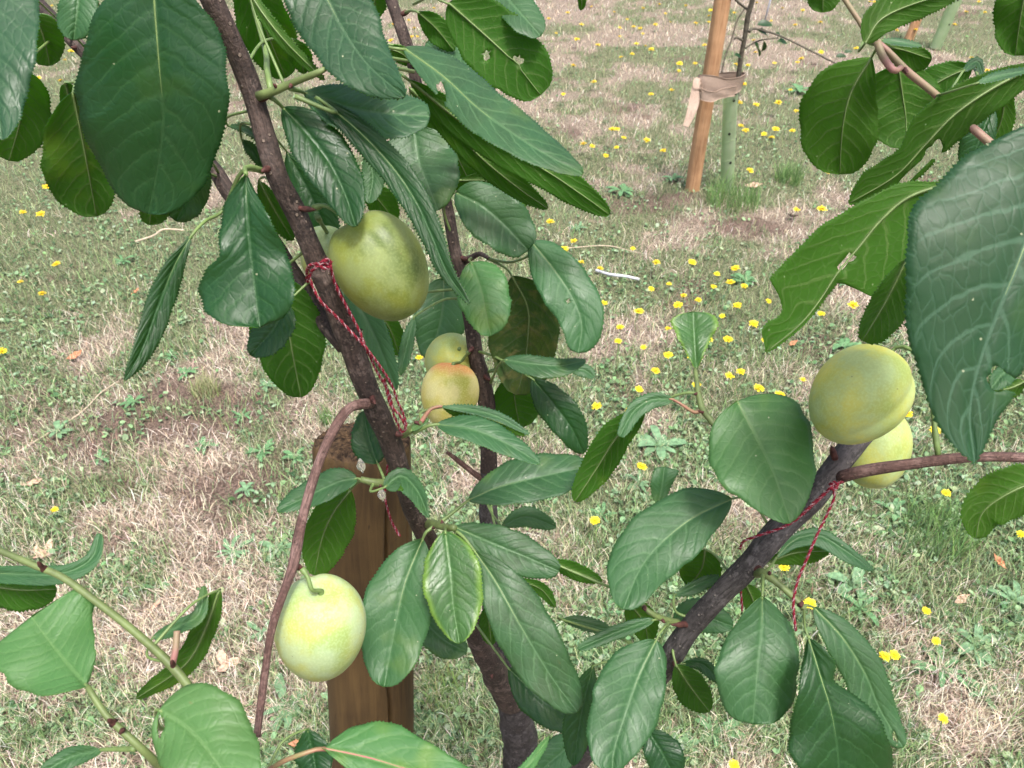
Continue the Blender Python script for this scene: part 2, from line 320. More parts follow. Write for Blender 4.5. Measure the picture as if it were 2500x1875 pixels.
branch('spur_inner', 'branch', [(1655, 1520, .415, 9), (1630, 1515, .41, 8), (1595, 1500, .405, 7), (1575, 1485, .405, 6), (1562, 1465, .41, 5)], M['shoot'], 10, .08, seed=45, buds=[(1622, 1520, .405, 6), (1575, 1490, .40, 6)])
branch('stub', 'branch', [(1185, 1175, .63, 8), (1150, 1150, .61, 7), (1110, 1118, .60, 6), (1092, 1105, .59, 4)], M['bark_red'], 10, .08, seed=47)
branch('spur_back', 'branch', [(1130, 640, .55, 9), (1150, 630, .54, 8), (1172, 620, .53, 6), (1195, 632, .52, 5)], M['bark'], 10, .1, seed=49)

# ------------------------------------------------------------ leaves
def prof(u, p, q):
    m = (p / (p + q)) ** p * (q / (p + q)) ** q
    f = (np.clip(u, 0, 1) ** p) * (np.clip(1 - u, 0, 1) ** q) / m
    q2 = q + .85; m2 = (p / (p + q2)) ** p * (q2 / (p + q2)) ** q2
    f = .68 * f + .32 * (np.clip(u, 0, 1) ** p) * (np.clip(1 - u, 0, 1) ** q2) / m2
    return f / f.max()
leafcount = [0]
def leaf(br, pts, a, b, z, side='T', k=None, kx=0.0, cup=.25, p=.85, q=.55, pet=None, ripple=.11, holes=None, bend=0.0, label=None, wa=None, wb=None, pr=3.2, pred=False, teeth=1.0, seed=None, droop=.18, under=None):
    leafcount[0] += 1; g = np.random.RandomState(seed or leafcount[0] * 13 + 5)
    top = side in 'TDPERG'
    if k is None: k = (.35 + g.rand() * .35) if top else -(.85 + .3 * g.rand())
    if not top: cup = -cup * .6; droop = -droop * .5
    sp = np.array(pts, float); Lpx = np.linalg.norm(np.diff(sp, axis=0), axis=1).sum()
    scale = z / F
    N = int(np.clip(Lpx / 4.0, 26, 150)); Mh = 10
    s = spline(sp, N); T = np.gradient(s, axis=0); T /= np.linalg.norm(T, axis=1)[:, None]
    # smooth normals
    nrm = np.stack([T[:, 1], -T[:, 0]], 1)
    u = np.linspace(0, 1, N)
    def prf(w): return np.interp(u, [t[0] for t in w], [t[1] for t in w]) if isinstance(w[0], tuple) else np.interp(u, np.linspace(0, 1, len(w)), w)
    fa = prf(wa) if wa is not None else a * prof(u, p * (1 + .12 * (g.rand() - .5)), q)
    fb = prf(wb) if wb is not None else b * prof(u, p * (1 + .12 * (g.rand() - .5)), q)
    if wa is not None: fa = np.convolve(np.pad(fa, 2, 'edge'), np.ones(5) / 5, 'valid') * np.clip(u * 30, 0, 1) * np.clip((1 - u) * 30, 0, 1) ** .6
    if wb is not None: fb = np.convolve(np.pad(fb, 2, 'edge'), np.ones(5) / 5, 'valid') * np.clip(u * 30, 0, 1) * np.clip((1 - u) * 30, 0, 1) ** .6
    ed = np.sin(u * 9 + g.rand() * 6) * .035 + np.sin(u * 23 + g.rand() * 6) * .022 + np.sin(u * 41 + g.rand() * 6) * .01
    fa = np.maximum(fa * (1 + ed), .6); fb = np.maximum(fb * (1 - ed), .6)
    # teeth
    tooth = (np.arange(N) % 2) * 1.0
    ta = teeth * tooth * 3.8 * (.36 / z) * np.clip(u * 5, 0, 1) * (.5 + g.rand(N))
    v = np.linspace(-1, 1, 2 * Mh + 1)
    VV, UU = np.meshgrid(v, u)
    Wd = np.where(VV > 0, fa[:, None], fb[:, None])
    lat = VV * Wd
    lat[:, -1] += ta; lat[:, 0] -= ta
    X = s[:, 0:1] + nrm[:, 0:1] * lat; Y = s[:, 1:2] + nrm[:, 1:2] * lat
    Wm = Wd * scale; av = np.abs(VV)
    ph = UU * 8.5 - 2.12 * av ** 1.3
    L = Lpx * scale
    sg = -1.0 if top else 1.0                       # the upper face bulges to the upper side
    wmean = (a + b) * .5 * scale
    dz = Wm * (-cup * av + droop * av ** 2) 
    dz += ripple * wmean * av ** 1.5 * np.sin(UU * (9 + 5 * g.rand()) + g.rand() * 6 + (VV > 0) * 2)
    dz += sg * (.00035 if side in 'RD' else .00018) * np.abs(np.sin(math.pi * ph)) * np.clip(av * 6, 0, 1) * np.clip((1 - av) * 5, 0, 1) * min(1, wmean / .012)
    dz += (bend + (.16 * g.rand() - .06)) * L * UU ** 2 + .03 * L * np.sin(UU * 5 + g.rand() * 6)
    dz += -sg * .0006 * np.exp(-(av * Wm / .0012) ** 2)
    y0, x0 = s[0, 1], s[0, 0]
    Z = z + dz - k * (Y - y0) * scale + kx * (X - x0) * scale
    # k measures depth per metre: refine with the scaled depth
    V = P(X, Y, Z)
    nu, nv = V.shape[:2]
    du = np.gradient(V, axis=0); dv = np.gradient(V, axis=1); nn = np.cross(du, dv); nn /= np.linalg.norm(nn, axis=2)[..., None] + 1e-12
    cam0 = np.array([0, 0, H]); vis = np.sign((nn * (cam0 - V)).sum(2).mean())
    back = V - nn * vis * .00022
    if vis < 0: flip = True
    else: flip = False
    n0 = nu * nv
    al = np.cumsum(np.r_[0, np.linalg.norm(np.diff(V[:, Mh], axis=0), axis=1)])
    cmx = np.repeat(al[:, None] * 100, nv, 1); cmy = VV * Wm * 100
    keep = np.ones((nu - 1, nv - 1), bool)
    for (hx, hy, rx, ry, ang) in (holes or []):
        ca, sa = math.cos(math.radians(ang)), math.sin(math.radians(ang))
        lx = ((X - hx) * ca + (Y - hy) * sa) / rx; ly = (-(X - hx) * sa + (Y - hy) * ca) / ry
        th = np.arctan2(ly, lx); wob = 1 + .16 * np.sin(th * 3 + hx) + .1 * np.sin(th * 5)
        rr = np.sqrt(lx ** 2 + ly ** 2) / wob
        ins = rr < 1
        kq = ins[:-1, :-1] & ins[1:, :-1] & ins[:-1, 1:] & ins[1:, 1:]
        anyq = ins[:-1, :-1] | ins[1:, :-1] | ins[:-1, 1:] | ins[1:, 1:]
        keep &= ~anyq
        # pull the rim onto the hole's edge
        rim = np.zeros_like(ins); 
        for (i, j) in zip(*np.nonzero(anyq)):
            for (ii, jj) in ((i, j), (i + 1, j), (i, j + 1), (i + 1, j + 1)):
                if not ins[ii, jj]: rim[ii, jj] = True
        for (i, j) in zip(*np.nonzero(rim)):
            r = rr[i, j]
            if r < 2.2:
                f_ = 1 / r; nx = hx + (X[i, j] - hx) * f_; ny = hy + (Y[i, j] - hy) * f_
                q_ = P(nx, ny, Z[i, j]); d = q_ - V[i, j]; V[i, j] += d; back[i, j] += d
    Vall = np.vstack([V.reshape(-1, 3), back.reshape(-1, 3)])
    idx = np.arange(n0).reshape(nu, nv)
    A = np.stack([idx[:-1, :-1], idx[1:, :-1], idx[1:, 1:], idx[:-1, 1:]], -1)[keep]
    if flip: A = A[:, ::-1]
    Bq = A[:, ::-1] + n0
    # rim faces
    E = np.concatenate([A[:, [0, 1]], A[:, [1, 2]], A[:, [2, 3]], A[:, [3, 0]]])
    key = {}
    for e in map(tuple, E.tolist()):
        r_ = (e[1], e[0])
        if r_ in key: del key[r_]
        else: key[e] = 1
    R = [(e[1], e[0], e[0] + n0, e[1] + n0) for e in key]
    Fs = A.tolist() + Bq.tolist() + R
    um = M[under or ('U' if side != 'B' else 'B')]; tm = M[side if top else 'T']
    vm_, hm_ = (0, 1) if top else (1, 0)
    fm = [vm_] * len(A) + [hm_] * len(Bq) + [hm_] * len(R)
    uvA = np.stack([UU.ravel(), (VV * .5 + .5).ravel()], 1); uvC = np.stack([cmx.ravel(), cmy.ravel()], 1)
    uvA = np.vstack([uvA, uvA]); uvC = np.vstack([uvC, uvC])
    Vs = [Vall]; o = len(Vall)
    # midrib ridge on the underside + stalk
    base3 = V[0, Mh]
    obj_b, qb = BR[br]
    if pet is None:
        kk = int(np.argmin(np.linalg.norm(qb[:, :3] - base3, axis=1)))
        tgt = qb[kk, :3]; t0 = (V[3, Mh] - V[0, Mh]); t0 /= np.linalg.norm(t0) + 1e-9
        dist = np.linalg.norm(tgt - base3)
        if dist > .03:
            d_ = (tgt - base3) / dist; tgt = base3 + d_ * .03      # longer ones get a bent stalk that meets its branch
            tgt = qb[kk, :3]
        mid_ = (base3 + tgt) / 2 - t0 * min(.4 * dist, .006)
        ctl = np.vstack([V[2, Mh], base3, mid_, tgt])
    else:
        pp = np.array([(x_, y_, zz) for (x_, y_, zz) in pet], float)
        ctl = np.vstack([V[2, Mh], base3, P(pp[:, 0], pp[:, 1], pp[:, 2])])
    c_ = spline(ctl, 18); rr_ = pr * z / F * np.linspace(.75, 1.25, 18)
    v2, f2, _ = tube(c_, rr_, 8, True)
    Vs.append(v2); Fs += [tuple(i + o for i in f) for f in f2]; fm += [2] * len(f2)
    o += len(v2)
    ridge = back[:: 3, Mh] if top else V[:: 3, Mh]
    off = (-nn[::3, Mh] * vis * .0002) if top else nn[::3, Mh] * vis * .0001
    v3, f3, _ = tube(ridge + off, np.linspace(.0008, .0002, len(ridge)) * min(1, max(.5, L / .09)), 6, True)
    Vs.append(v3); Fs += [tuple(i + o for i in f) for f in f3]; fm += [2] * len(f3)
    pad = np.zeros((len(v2) + len(v3), 2))
    uvA = np.vstack([uvA, pad]); uvC = np.vstack([uvC, pad])
    ob = vec_obj('leaf', np.vstack(Vs), Fs, [tm, um, M['petiole_red'] if pred else M['petiole']], obj_b, fm, {'leaf_uv': uvA, 'leaf_cm': uvC}, origin=base3)
    if label: ob['label'] = label
    return ob

L_ = leaf
# --- upper left
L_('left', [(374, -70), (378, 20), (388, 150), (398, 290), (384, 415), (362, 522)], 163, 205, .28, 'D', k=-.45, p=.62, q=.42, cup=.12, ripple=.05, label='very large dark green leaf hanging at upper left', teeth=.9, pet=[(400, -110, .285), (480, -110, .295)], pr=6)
L_('left_back', [(-70, -140), (-45, 0), (-25, 130), (5, 342)], 128, 110, .27, 'R', k=.3, p=.5, q=.6, cup=.1, ripple=.1, label='blistered blue-green leaf cut by the left edge')
L_('left_back', [(60, 175), (50, 290), (22, 393)], 72, 80, .34, 'U', p=.6, q=.4, pet=[(75, 140, .36), (150, 75, .4)])
L_('left_back', [(85, 35), (108, 95), (122, 160)], 46, 45, .37, 'U', p=.6, q=.35)
L_('left_back', [(195, -70), (190, 10), (180, 98)], 48, 48, .31, 'T', k=-.1, q=.4)
L_('left_back', [(178, 225), (205, 360), (236, 528)], 72, 108, .335, 'U', p=.75, q=.42, pet=[(190, 190, .36), (230, 150, .4)])
L_('left_back', [(160, 202), (178, 280), (195, 370)], 24, 24, .35, 'U', p=.4, q=.5)
L_('left_back', [(352, 420), (368, 490), (366, 549)], 48, 30, .35, 'U', q=.35)
L_('left_back', [(505, 395), (470, 460), (430, 540)], 45, 62, .36, 'D', k=-.7, q=.4, pet=[(520, 400, .38), (535, 425, .4)])
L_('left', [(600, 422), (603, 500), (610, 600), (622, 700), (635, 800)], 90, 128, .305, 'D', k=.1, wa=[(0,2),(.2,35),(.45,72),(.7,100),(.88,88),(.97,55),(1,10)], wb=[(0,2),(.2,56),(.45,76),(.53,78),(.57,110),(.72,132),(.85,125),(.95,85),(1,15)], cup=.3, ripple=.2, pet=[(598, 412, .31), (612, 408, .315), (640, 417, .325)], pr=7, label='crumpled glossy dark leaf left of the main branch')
L_('left', [(467, 576), (425, 650), (385, 750), (348, 850), (304, 930)], 36, 30, .325, 'D', k=.0, kx=.5, p=.95, q=.7, pet=[(500, 540, .33), (545, 512, .34), (590, 420, .33), (640, 417, .327)], pr=5, label='narrow leaf hanging edge-on at left')
L_('left', [(690, 680), (700, 770), (712, 850), (735, 970)], 82, 92, .37, 'U', k=-.5, p=.6, q=.5, pet=[(700, 650, .36), (760, 600, .35)])
L_('left', [(700, 740), (670, 800), (612, 868)], 45, 45, .345, 'D', k=.2, p=.6, q=.45)
L_('spur_top', [(690, 262), (755, 330), (807, 400), (845, 480), (868, 553)], 62, 64, .325, 'D', k=.25, p=.7, q=.55, cup=.3, pet=[(672, 245, .318), (655, 235, .318)], pr=5, ripple=.1)
L_('spur_top', [(735, -110), (800, 0), (840, 76), (900, 160), (988, 236)], 92, 100, .32, 'R', k=.45, p=.5, q=.62, cup=.15, ripple=.12, pet=[(720, -150, .33), (690, -170, .32), (610, -190, .30)], label='broad pale-sheened leaf across the top centre', teeth=1.2)
L_('spur_top', [(606, -25), (640, 30), (700, 105), (792, 195)], 14, 16, .305, 'U', k=-.2, p=.4, q=.4)
L_('spur_top', [(742, 226), (850, 262), (950, 278), (1050, 284)], 62, 62, .33, 'T', k=.75, p=.7, q=.36, cup=.1, pet=[(725, 220, .315), (708, 216, .31)], pr=5)
L_('spur_top', [(771, 236), (870, 315), (960, 410), (1020, 500), (1060, 590), (1092, 665), (1146, 742)], 34, 36, .32, 'D', k=.1, kx=-.1, p=.7, q=.7, pet=[(820, 275, .315), (720, 235, .31)], pr=5, label='long narrow dark leaf pointing down to the right')
L_('centre', [(1010, 310), (1022, 390), (1045, 450), (1070, 514)], 92, 92, .45, 'T', k=.2, p=.55, q=.45)
# --- top centre
L_('centre', [(985, 117), (1080, 185), (1165, 262), (1250, 325), (1340, 382), (1424, 424)], 62, 50, .37, 'T', k=.9, p=.65, q=.55, holes=[(1078, 222, 9, 24, -20)], cup=.1, ripple=.1, pet=[(960, 118, .37), (930, 112, .38), (900, 130, .45), (1000, 150, .505)], pr=5, label='long pale blue-green leaf reaching right, with a torn hole')
L_('centre', [(998, 195), (1110, 285), (1220, 355), (1330, 415), (1420, 475), (1488, 524)], 46, 46, .385, 'U', k=-.6, p=.8, q=.45, cup=.2, pet=[(985, 185, .38), (955, 165, .4), (1010, 175, .505)], pr=5, label='bright green underside of a long leaf with a frayed tip')
L_('centre', [(1000, 215), (1090, 300), (1175, 385), (1260, 455), (1337, 509)], 36, 34, .40, 'U', k=-.7, p=.75, q=.5)
L_('centre', [(1095, 7), (1200, 100), (1262, 160), (1320, 232)], 88, 82, .42, 'U', k=-.35, p=.62, q=.32, cup=.1, holes=[(1188, 136, 7, 13, 0), (1267, 148, 13, 8, 20), (1256, 139, 4, 3, 0)], pet=[(1075, 2, .42), (1050, -8, .44), (1010, 10, .49)], label='dark green leaf with two holes', ripple=.03)
L_('centre', [(1019, 29), (1065, 70), (1108, 124)], 30, 30, .47, 'U', k=-.6, pet=[(1005, 26, .48), (990, 30, .50)])
L_('centre', [(1200, -50), (1260, 20), (1320, 88)], 44, 38, .44, 'T', k=.7, q=.4, pet=[(1150, -80, .45), (1000, -60, .49)])
L_('centre', [(1210, 225), (1130, 170), (1040, 104)], 44, 48, .47, 'T', k=.6, q=.35, pet=[(1150, 250, .49), (1040, 240, .51)])
L_('centre', [(1045, 240), (1100, 350), (1163, 478)], 55, 55, .48, 'U', k=-.9, q=.45)
L_('centre', [(1120, 440), (1200, 445), (1292, 495)], 24, 42, .50, 'U', k=-.3, q=.4)
L_('spur_back', [(1112, 470), (1175, 502), (1230, 548), (1290, 612)], 66, 68, .475, 'T', k=.25, p=.55, q=.3, cup=.4, ripple=.12, pet=[(1100, 480, .49), (1085, 520, .52), (1130, 640, .55)], label='cupped leaf above the pale one')
L_('spur_back', [(1297, 590), (1350, 655), (1395, 722), (1420, 790), (1412, 862)], 62, 62, .48, 'T', k=.15, p=.6, q=.36, cup=.25, pet=[(1305, 615, .485), (1250, 640, .50), (1195, 632, .52)], holes=[(1385, 735, 5, 3, 30)], label='grazed leaf with papery patches')
L_('spur_back', [(1250, 674), (1288, 750), (1288, 830), (1278, 900), (1262, 964)], 76, 92, .51, 'B', k=-.5, p=.75, q=.45, cup=.1, pet=[(1235, 655, .51), (1195, 632, .52)], label='dull underside with brown blotches')
L_('spur_back', [(1150, 640), (1172, 700), (1186, 760), (1198, 820)], 68, 58, .45, 'P', k=.3, p=.55, q=.42, cup=.15, pet=[(1145, 635, .47), (1150, 630, .53)], label='pale bright green oval leaf beside the upright branch')
L_('centre', [(1084, 678), (1080, 760), (1062, 830), (1040, 876)], 62, 66, .63, 'T', k=.0, p=.6, q=.5, cup=.4, pet=[(1086, 660, .56), (1115, 655, .55)])
L_('centre', [(1231, 878), (1300, 888), (1370, 893), (1430, 880)], 20, 30, .49, 'T', k=.6, p=.6, q=.5, pet=[(1215, 895, .51), (1198, 935, .57)])
L_('centre', [(1385, 900), (1425, 903), (1453, 922)], 15, 17, .56, 'T', k=.4)
L_('centre', [(1250, 915), (1258, 985), (1270, 1045)], 64, 56, .58, 'U', k=-.6, q=.4)
L_('centre', [(1300, 925), (1350, 985), (1395, 1045), (1425, 1108)], 42, 44, .52, 'D', k=-.1, p=.7, q=.5)
L_('spur_yarn', [(1072, 992), (1150, 1000), (1220, 1020), (1292, 1060)], 12, 10, .405, 'T', k=.5, pet=[(1050, 1000, .405), (1028, 1030, .40)], pred=True, pr=5)
L_('spur_yarn', [(1080, 994), (1150, 1010), (1220, 1032), (1288, 1060)], 8, 22, .41, 'U', k=-.5, p=.7, q=.5)
L_('spur_yarn', [(1065, 1036), (1150, 1048), (1230, 1080), (1318, 1131)], 34, 30, .40, 'T', k=.9, p=.7, q=.65, pet=[(1045, 1040, .40), (1010, 1056, .405)], pr=5)
L_('centre', [(1142, 1222), (1215, 1190), (1310, 1166), (1434, 1140)], 55, 56, .47, 'T', k=.8, p=.75, q=.36, pet=[(1120, 1240, .47), (1075, 1275, .465)], pr=4, label='glossy broad leaf crossing the trunk')
L_('spur_yarn', [(1003, 1052), (1025, 1033), (1047, 1023)], 8, 9, .40, 'P', k=.3)
# --- behind the main plum
L_('left', [(838, 690), (890, 770), (930, 855), (968, 952)], 36, 36, .46, 'T', k=.0, p=.6, q=.6)
L_('centre', [(925, 760), (955, 810), (975, 868)], 28, 26, .53, 'U', k=-1.1)
L_('centre', [(1012, 772), (992, 850), (978, 916)], 15, 16, .50, 'T', k=.2)
L_('spur_top', [(590, -80), (640, 50), (697, 190)], 66, 62, .35, 'U', k=-1.0, q=.4, pet=[(645, 110, .335), (652, 170, .32), (662, 222, .313)], pr=6)
L_('left', [(712, 95), (735, 145), (742, 180)], 28, 24, .36, 'U', k=-1.1)
L_('left', [(700, 370), (755, 470), (815, 602)], 44, 55, .40, 'D', k=-.3, q=.5)
L_('left', [(632, 440), (672, 515), (716, 587)], 22, 30, .37, 'U', k=-.8)
L_('left', [(555, 306), (600, 312), (640, 345)], 6, 12, .34, 'D', k=.2)
L_('left', [(590, 340), (620, 372), (640, 410)], 14, 14, .345, 'D', k=-.4)
L_('centre', [(895, 365), (910, 430), (900, 497)], 30, 26, .52, 'T', k=.0)
L_('centre', [(890, 455), (930, 495), (965, 545)], 36, 34, .55, 'U', k=-.9)
L_('centre', [(905, -40), (915, 5), (918, 46)], 27, 26, .50, 'U', k=-.9)
L_('centre', [(945, 118), (980, 130), (1010, 158)], 18, 24, .50, 'U', k=-.8)
L_('centre', [(1408, -30), (1420, 0), (1418, 25)], 10, 9, .5, 'U', pet=[(1380, -60, .5), (1200, -90, .5), (960, -40, .5)])
# --- around the post
L_('spur_mid', [(873, 1168), (825, 1178), (750, 1212), (676, 1248)], 30, 38, .43, 'T', k=.6, p=.55, q=.6, pet=[(880, 1170, .428), (900, 1177, .43)])
L_('spur_mid', [(856, 1196), (812, 1255), (785, 1320), (768, 1405)], 66, 48, .455, 'U', k=-.5, p=.7, q=.45, pet=[(870, 1180, .44), (885, 1172, .43)])
L_('spur_mid', [(922, 1132), (902, 1075), (887, 1003)], 44, 36, .445, 'D', k=.3, p=.6, q=.6, pet=[(930, 1150, .44), (940, 1175, .436)])
L_('spur_mid', [(938, 1190), (980, 1162), (1020, 1200), (1047, 1264)], 20, 34, .415, 'T', k=.6, p=.45, q=.7, cup=.5)
# --- centre cluster
L_('spur_low', [(1087, 1296), (1100, 1400), (1107, 1480), (1122, 1571)], 76, 66, .435, 'E', k=.35, p=.7, q=.55, cup=.3, pet=[(1088, 1288, .45)], pr=4, label='glossy leaf with yellow-green margins at centre')
L_('spur_low', [(1032, 1316), (990, 1420), (965, 1530), (938, 1677)], 82, 88, .455, 'T', k=.35, p=.75, q=.45, cup=.3, pet=[(1040, 1300, .46), (1058, 1286, .462)], pr=4)
L_('spur_low', [(1158, 1345), (1210, 1420), (1275, 1535), (1348, 1655), (1410, 1738)], 74, 68, .435, 'T', k=.3, p=.75, q=.42, cup=.15, pet=[(1130, 1310, .44), (1100, 1288, .445)], pr=4, label='large oblong leaf in the middle of the lower cluster')
L_('spur_low', [(1109, 1286), (1200, 1325), (1290, 1362), (1366, 1395)], 48, 52, .445, 'T', k=.3, p=.7, q=.42, cup=.2)
L_('left', [(1020, 1500), (1080, 1560), (1140, 1592)], 44, 44, .50, 'T', k=.2)
L_('left', [(1188, 1480), (1195, 1530), (1200, 1576)], 22, 24, .55, 'U', k=-.7)
L_('left', [(1240, 1630), (1330, 1715), (1428, 1775)], 55, 52, .52, 'D', k=.2, q=.4)
L_('trunk', [(1440, 1790), (1370, 1838), (1290, 1910)], 40, 45, .58, 'T', k=.2)
L_('spur_inner', [(1340, 1370), (1400, 1393), (1470, 1420)], 20, 20, .46, 'U', k=-.5, pet=[(1480, 1430, .45), (1540, 1450, .42), (1565, 1468, .41)])
L_('centre', [(1260, 1415), (1320, 1438), (1356, 1482)], 15, 15, .55, 'U', k=-.6)
L_('spur_inner', [(1370, 1512), (1430, 1524), (1497, 1542)], 19, 15, .46, 'T', k=.5, pet=[(1520, 1560, .44), (1560, 1590, .43), (1630, 1600, .43)])
L_('spur_inner', [(1598, 1513), (1520, 1538), (1410, 1584)], 17, 17, .405, 'T', k=.4, p=.5, q=.3, pet=[(1610, 1512, .408), (1625, 1514, .41)])
L_('centre', [(1224, 1285), (1285, 1262), (1358, 1286)], 24, 24, .56, 'T', k=.3)
L_('right', [(1580, 1780), (1620, 1845), (1655, 1915)], 46, 44, .43, 'D', k=.1)
L_('right', [(1448, 1625), (1420, 1740), (1400, 1870)], 34, 40, .45, 'D', k=.0)
L_('spur_inner', [(1530, 1465), (1572, 1520), (1582, 1572)], 34, 36, .45, 'U', k=-.8)
# --- right cluster
L_('shoot_right', [(1700, 904), (1696, 835), (1692, 761)], 55, 60, .43, 'E', k=.3, wa=[(0,2),(.3,20),(.6,42),(.85,57),(.95,48),(1,20)], wb=[(0,2),(.3,22),(.6,46),(.82,60),(.95,50),(1,22)], cup=.5, pet=[(1698, 915, .42)], label='small young folded leaf with pale edges')
L_('shoot_right', [(1642, 975), (1592, 976), (1548, 1004), (1512, 1066)], 22, 18, .41, 'T', k=.3, p=.5, q=.3, pet=[(1660, 985, .41), (1694, 1006, .406), (1712, 1003, .405)], pred=True, pr=4)
L_('shoot_right', [(1575, 1000), (1510, 1062), (1462, 1135), (1404, 1224)], 38, 42, .425, 'U', k=-.5, p=.7, q=.45, label='twisted leaf showing its ribbed underside')
L_('shoot_right', [(1606, 1234), (1616, 1190), (1622, 1140)], 28, 28, .43, 'T', k=.0, wa=[2, 18, 24, 27, 28, 26, 18], wb=[2, 14, 18, 20, 24, 32, 36], pet=[(1640, 1240, .42), (1760, 1220, .39)])
L_('shoot_right', [(1800, 979), (1845, 1065), (1890, 1160), (1930, 1277)], 130, 130, .37, 'P', k=.6, p=.52, q=.62, cup=.12, ripple=.06, pet=[(1790, 990, .375), (1775, 1030, .395), (1770, 1070, .40)], label='broad round pale leaf in front of the right branch', teeth=.6)
L_('right', [(1787, 1218), (1690, 1265), (1610, 1330), (1560, 1395), (1522, 1488)], 78, 90, .385, 'T', k=.6, p=.7, q=.45, cup=.15, pet=[(1810, 1215, .39), (1840, 1225, .40), (1880, 1290, .40)], teeth=.6, label='large oval leaf left of the right branch')
L_('right', [(1722, 1342), (1712, 1390), (1680, 1432)], 48, 62, .435, 'U', k=-.8, pet=[(1745, 1355, .43), (1780, 1395, .42), (1800, 1405, .41)])
L_('right', [(1645, 1455), (1700, 1428), (1755, 1405)], 12, 20, .43, 'T', k=.4)
L_('right', [(1640, 1515), (1700, 1500), (1790, 1530)], 40, 38, .46, 'T', k=.3)
L_('spur_inner', [(1602, 1562), (1560, 1650), (1528, 1740), (1500, 1830), (1495, 1885)], 78, 92, .39, 'T', k=.3, p=.62, q=.42, pet=[(1615, 1540, .395), (1632, 1520, .405)], label='large smooth oval leaf at bottom centre right', teeth=.7)
L_('spur_right', [(1861, 1456), (1860, 1530), (1850, 1630), (1838, 1768)], 102, 98, .365, 'T', k=.15, p=.85, q=.3, cup=.12, pet=[(1862, 1430, .37), (1862, 1405, .38)], pr=4, holes=[(1936, 1705, 4, 3, 0)], label='wide oval leaf hanging below the right branch', teeth=.6)
L_('spur_right', [(1972, 1552), (2003, 1650), (2032, 1750), (2048, 1870), (2040, 2000)], 130, 115, .345, 'D', k=.1, wa=[2, 30, 42, 24, 60, 98, 122, 135, 130, 100, 60, 8], wb=[2, 22, 48, 62, 88, 104, 112, 110, 95, 75, 45, 8], cup=.15, ripple=.15, pet=[(1965, 1530, .35), (1962, 1490, .37)], label='large dark wavy leaf at lower right', seed=4)
L_('spur_right', [(1987, 1483), (2055, 1555), (2112, 1645), (2150, 1735), (2205, 1825)], 46, 54, .39, 'T', k=.2, p=.65, q=.42, cup=.2, pet=[(1970, 1478, .38), (1960, 1482, .373)], holes=[(2185, 1800, 5, 14, -20)])
L_('right', [(1895, 1362), (1940, 1318), (2000, 1308), (2065, 1345), (2132, 1393)], 16, 26, .41, 'T', k=.4, pet=[(1880, 1385, .395), (1862, 1400, .39)])
L_('right', [(1878, 1372), (1940, 1350), (2025, 1345)], 18, 30, .425, 'U', k=-.5)
L_('spur_right', [(1820, 1425), (1838, 1465), (1846, 1502)], 24, 26, .43, 'U', k=-.8)
L_('right', [(1650, 1622), (1682, 1672), (1732, 1738)], 38, 40, .42, 'U', k=-.6)
L_('right', [(1665, 1620), (1715, 1622), (1762, 1668)], 14, 17, .43, 'D', k=.2)
# --- upper right
L_('top_right', [(2128, 140), (2078, 225), (2057, 315), (2050, 426)], 85, 108, .40, 'U', k=-.6, p=.9, q=.36, cup=.1, label='bright backlit leaf, widest near its tip', pet=[(2140, 120, .38), (2150, 112, .37)])
L_('top_right_loop', [(2193, 160), (2203, 230), (2212, 295), (2212, 364)], 92, 118, .425, 'B', k=-.3, p=.55, q=.4, pet=[(2190, 165, .38)], under='U')
L_('top_right', [(2148, 112), (2205, 122), (2274, 145)], 20, 46, .39, 'U', k=-.6, q=.35)
L_('top_right', [(2148, 98), (2200, 104), (2250, 112)], 9, 8, .385, 'T', k=.8)
L_('top_right', [(2375, 162), (2310, 190), (2235, 235)], 52, 40, .43, 'U', k=-.4, q=.35)
L_('top_right', [(2350, 175), (2385, 150), (2400, 185)], 10, 12, .415, 'D', k=.3)
L_('top_right', [(2550, 150), (2424, 215), (2330, 280), (2260, 352), (2185, 430), (2072, 497)], 50, 50, .35, 'U', k=-.55, wa=[5, 35, 48, 55, 56, 50, 44, 34, 24, 8], wb=[5, 25, 42, 50, 58, 62, 40, 50, 48, 8], holes=[(2282, 368, 17, 27, 40), (2222, 430, 9, 74, 45)], label='long ragged leaf with a large slit-like hole', pet=[(2600, 130, .35), (2660, 300, .35), (2600, 460, .355)])
L_('top_right', [(2382, 204), (2440, 186), (2515, 170)], 12, 9, .338, 'T', k=.8)
L_('top_right', [(2112, 106), (2150, 48), (2235, 8), (2345, -20)], 44, 40, .345, 'U', k=-.3, p=.6, q=.5)
L_('top_right', [(2012, -60), (2010, -15), (2008, 30)], 38, 38, .40, 'U', k=-.8, q=.35)
L_('top_right', [(2520, -90), (2495, 20), (2478, 136)], 70, 66, .34, 'U', k=-.5, q=.4, pet=[(2560, -100, .34), (2640, 200, .345), (2620, 470, .35)])
L_('top_right', [(2452, 205), (2448, 280), (2425, 345)], 32, 32, .43, 'U', k=-.8, q=.35)
L_('top_right', [(2425, 255), (2392, 340), (2364, 417)], 36, 46, .41, 'D', k=-.2, q=.4)
L_('top_right', [(2345, 440), (2225, 478), (2153, 535), (2095, 605), (2045, 666), (2000, 735), (1950, 795), (1870, 860)], 100, 100, .325, 'U', k=-.35, wa=[(0,2),(.12,60),(.2,92),(.3,118),(.45,132),(.595,112),(.615,14),(.7,8),(1,5)], wb=[(0,2),(.1,14),(.19,35),(.33,62),(.47,92),(.6,112),(.72,127),(.775,132),(.80,95),(.84,58),(.885,50),(.92,58),(.97,45),(1,8)], cup=.1, holes=[(2062, 640, 7, 34, 38)], pet=[(2350, 435, .325), (2400, 430, .33), (2460, 400, .355)], pr=6, label='broad gnawed underside spreading left of the big leaf')
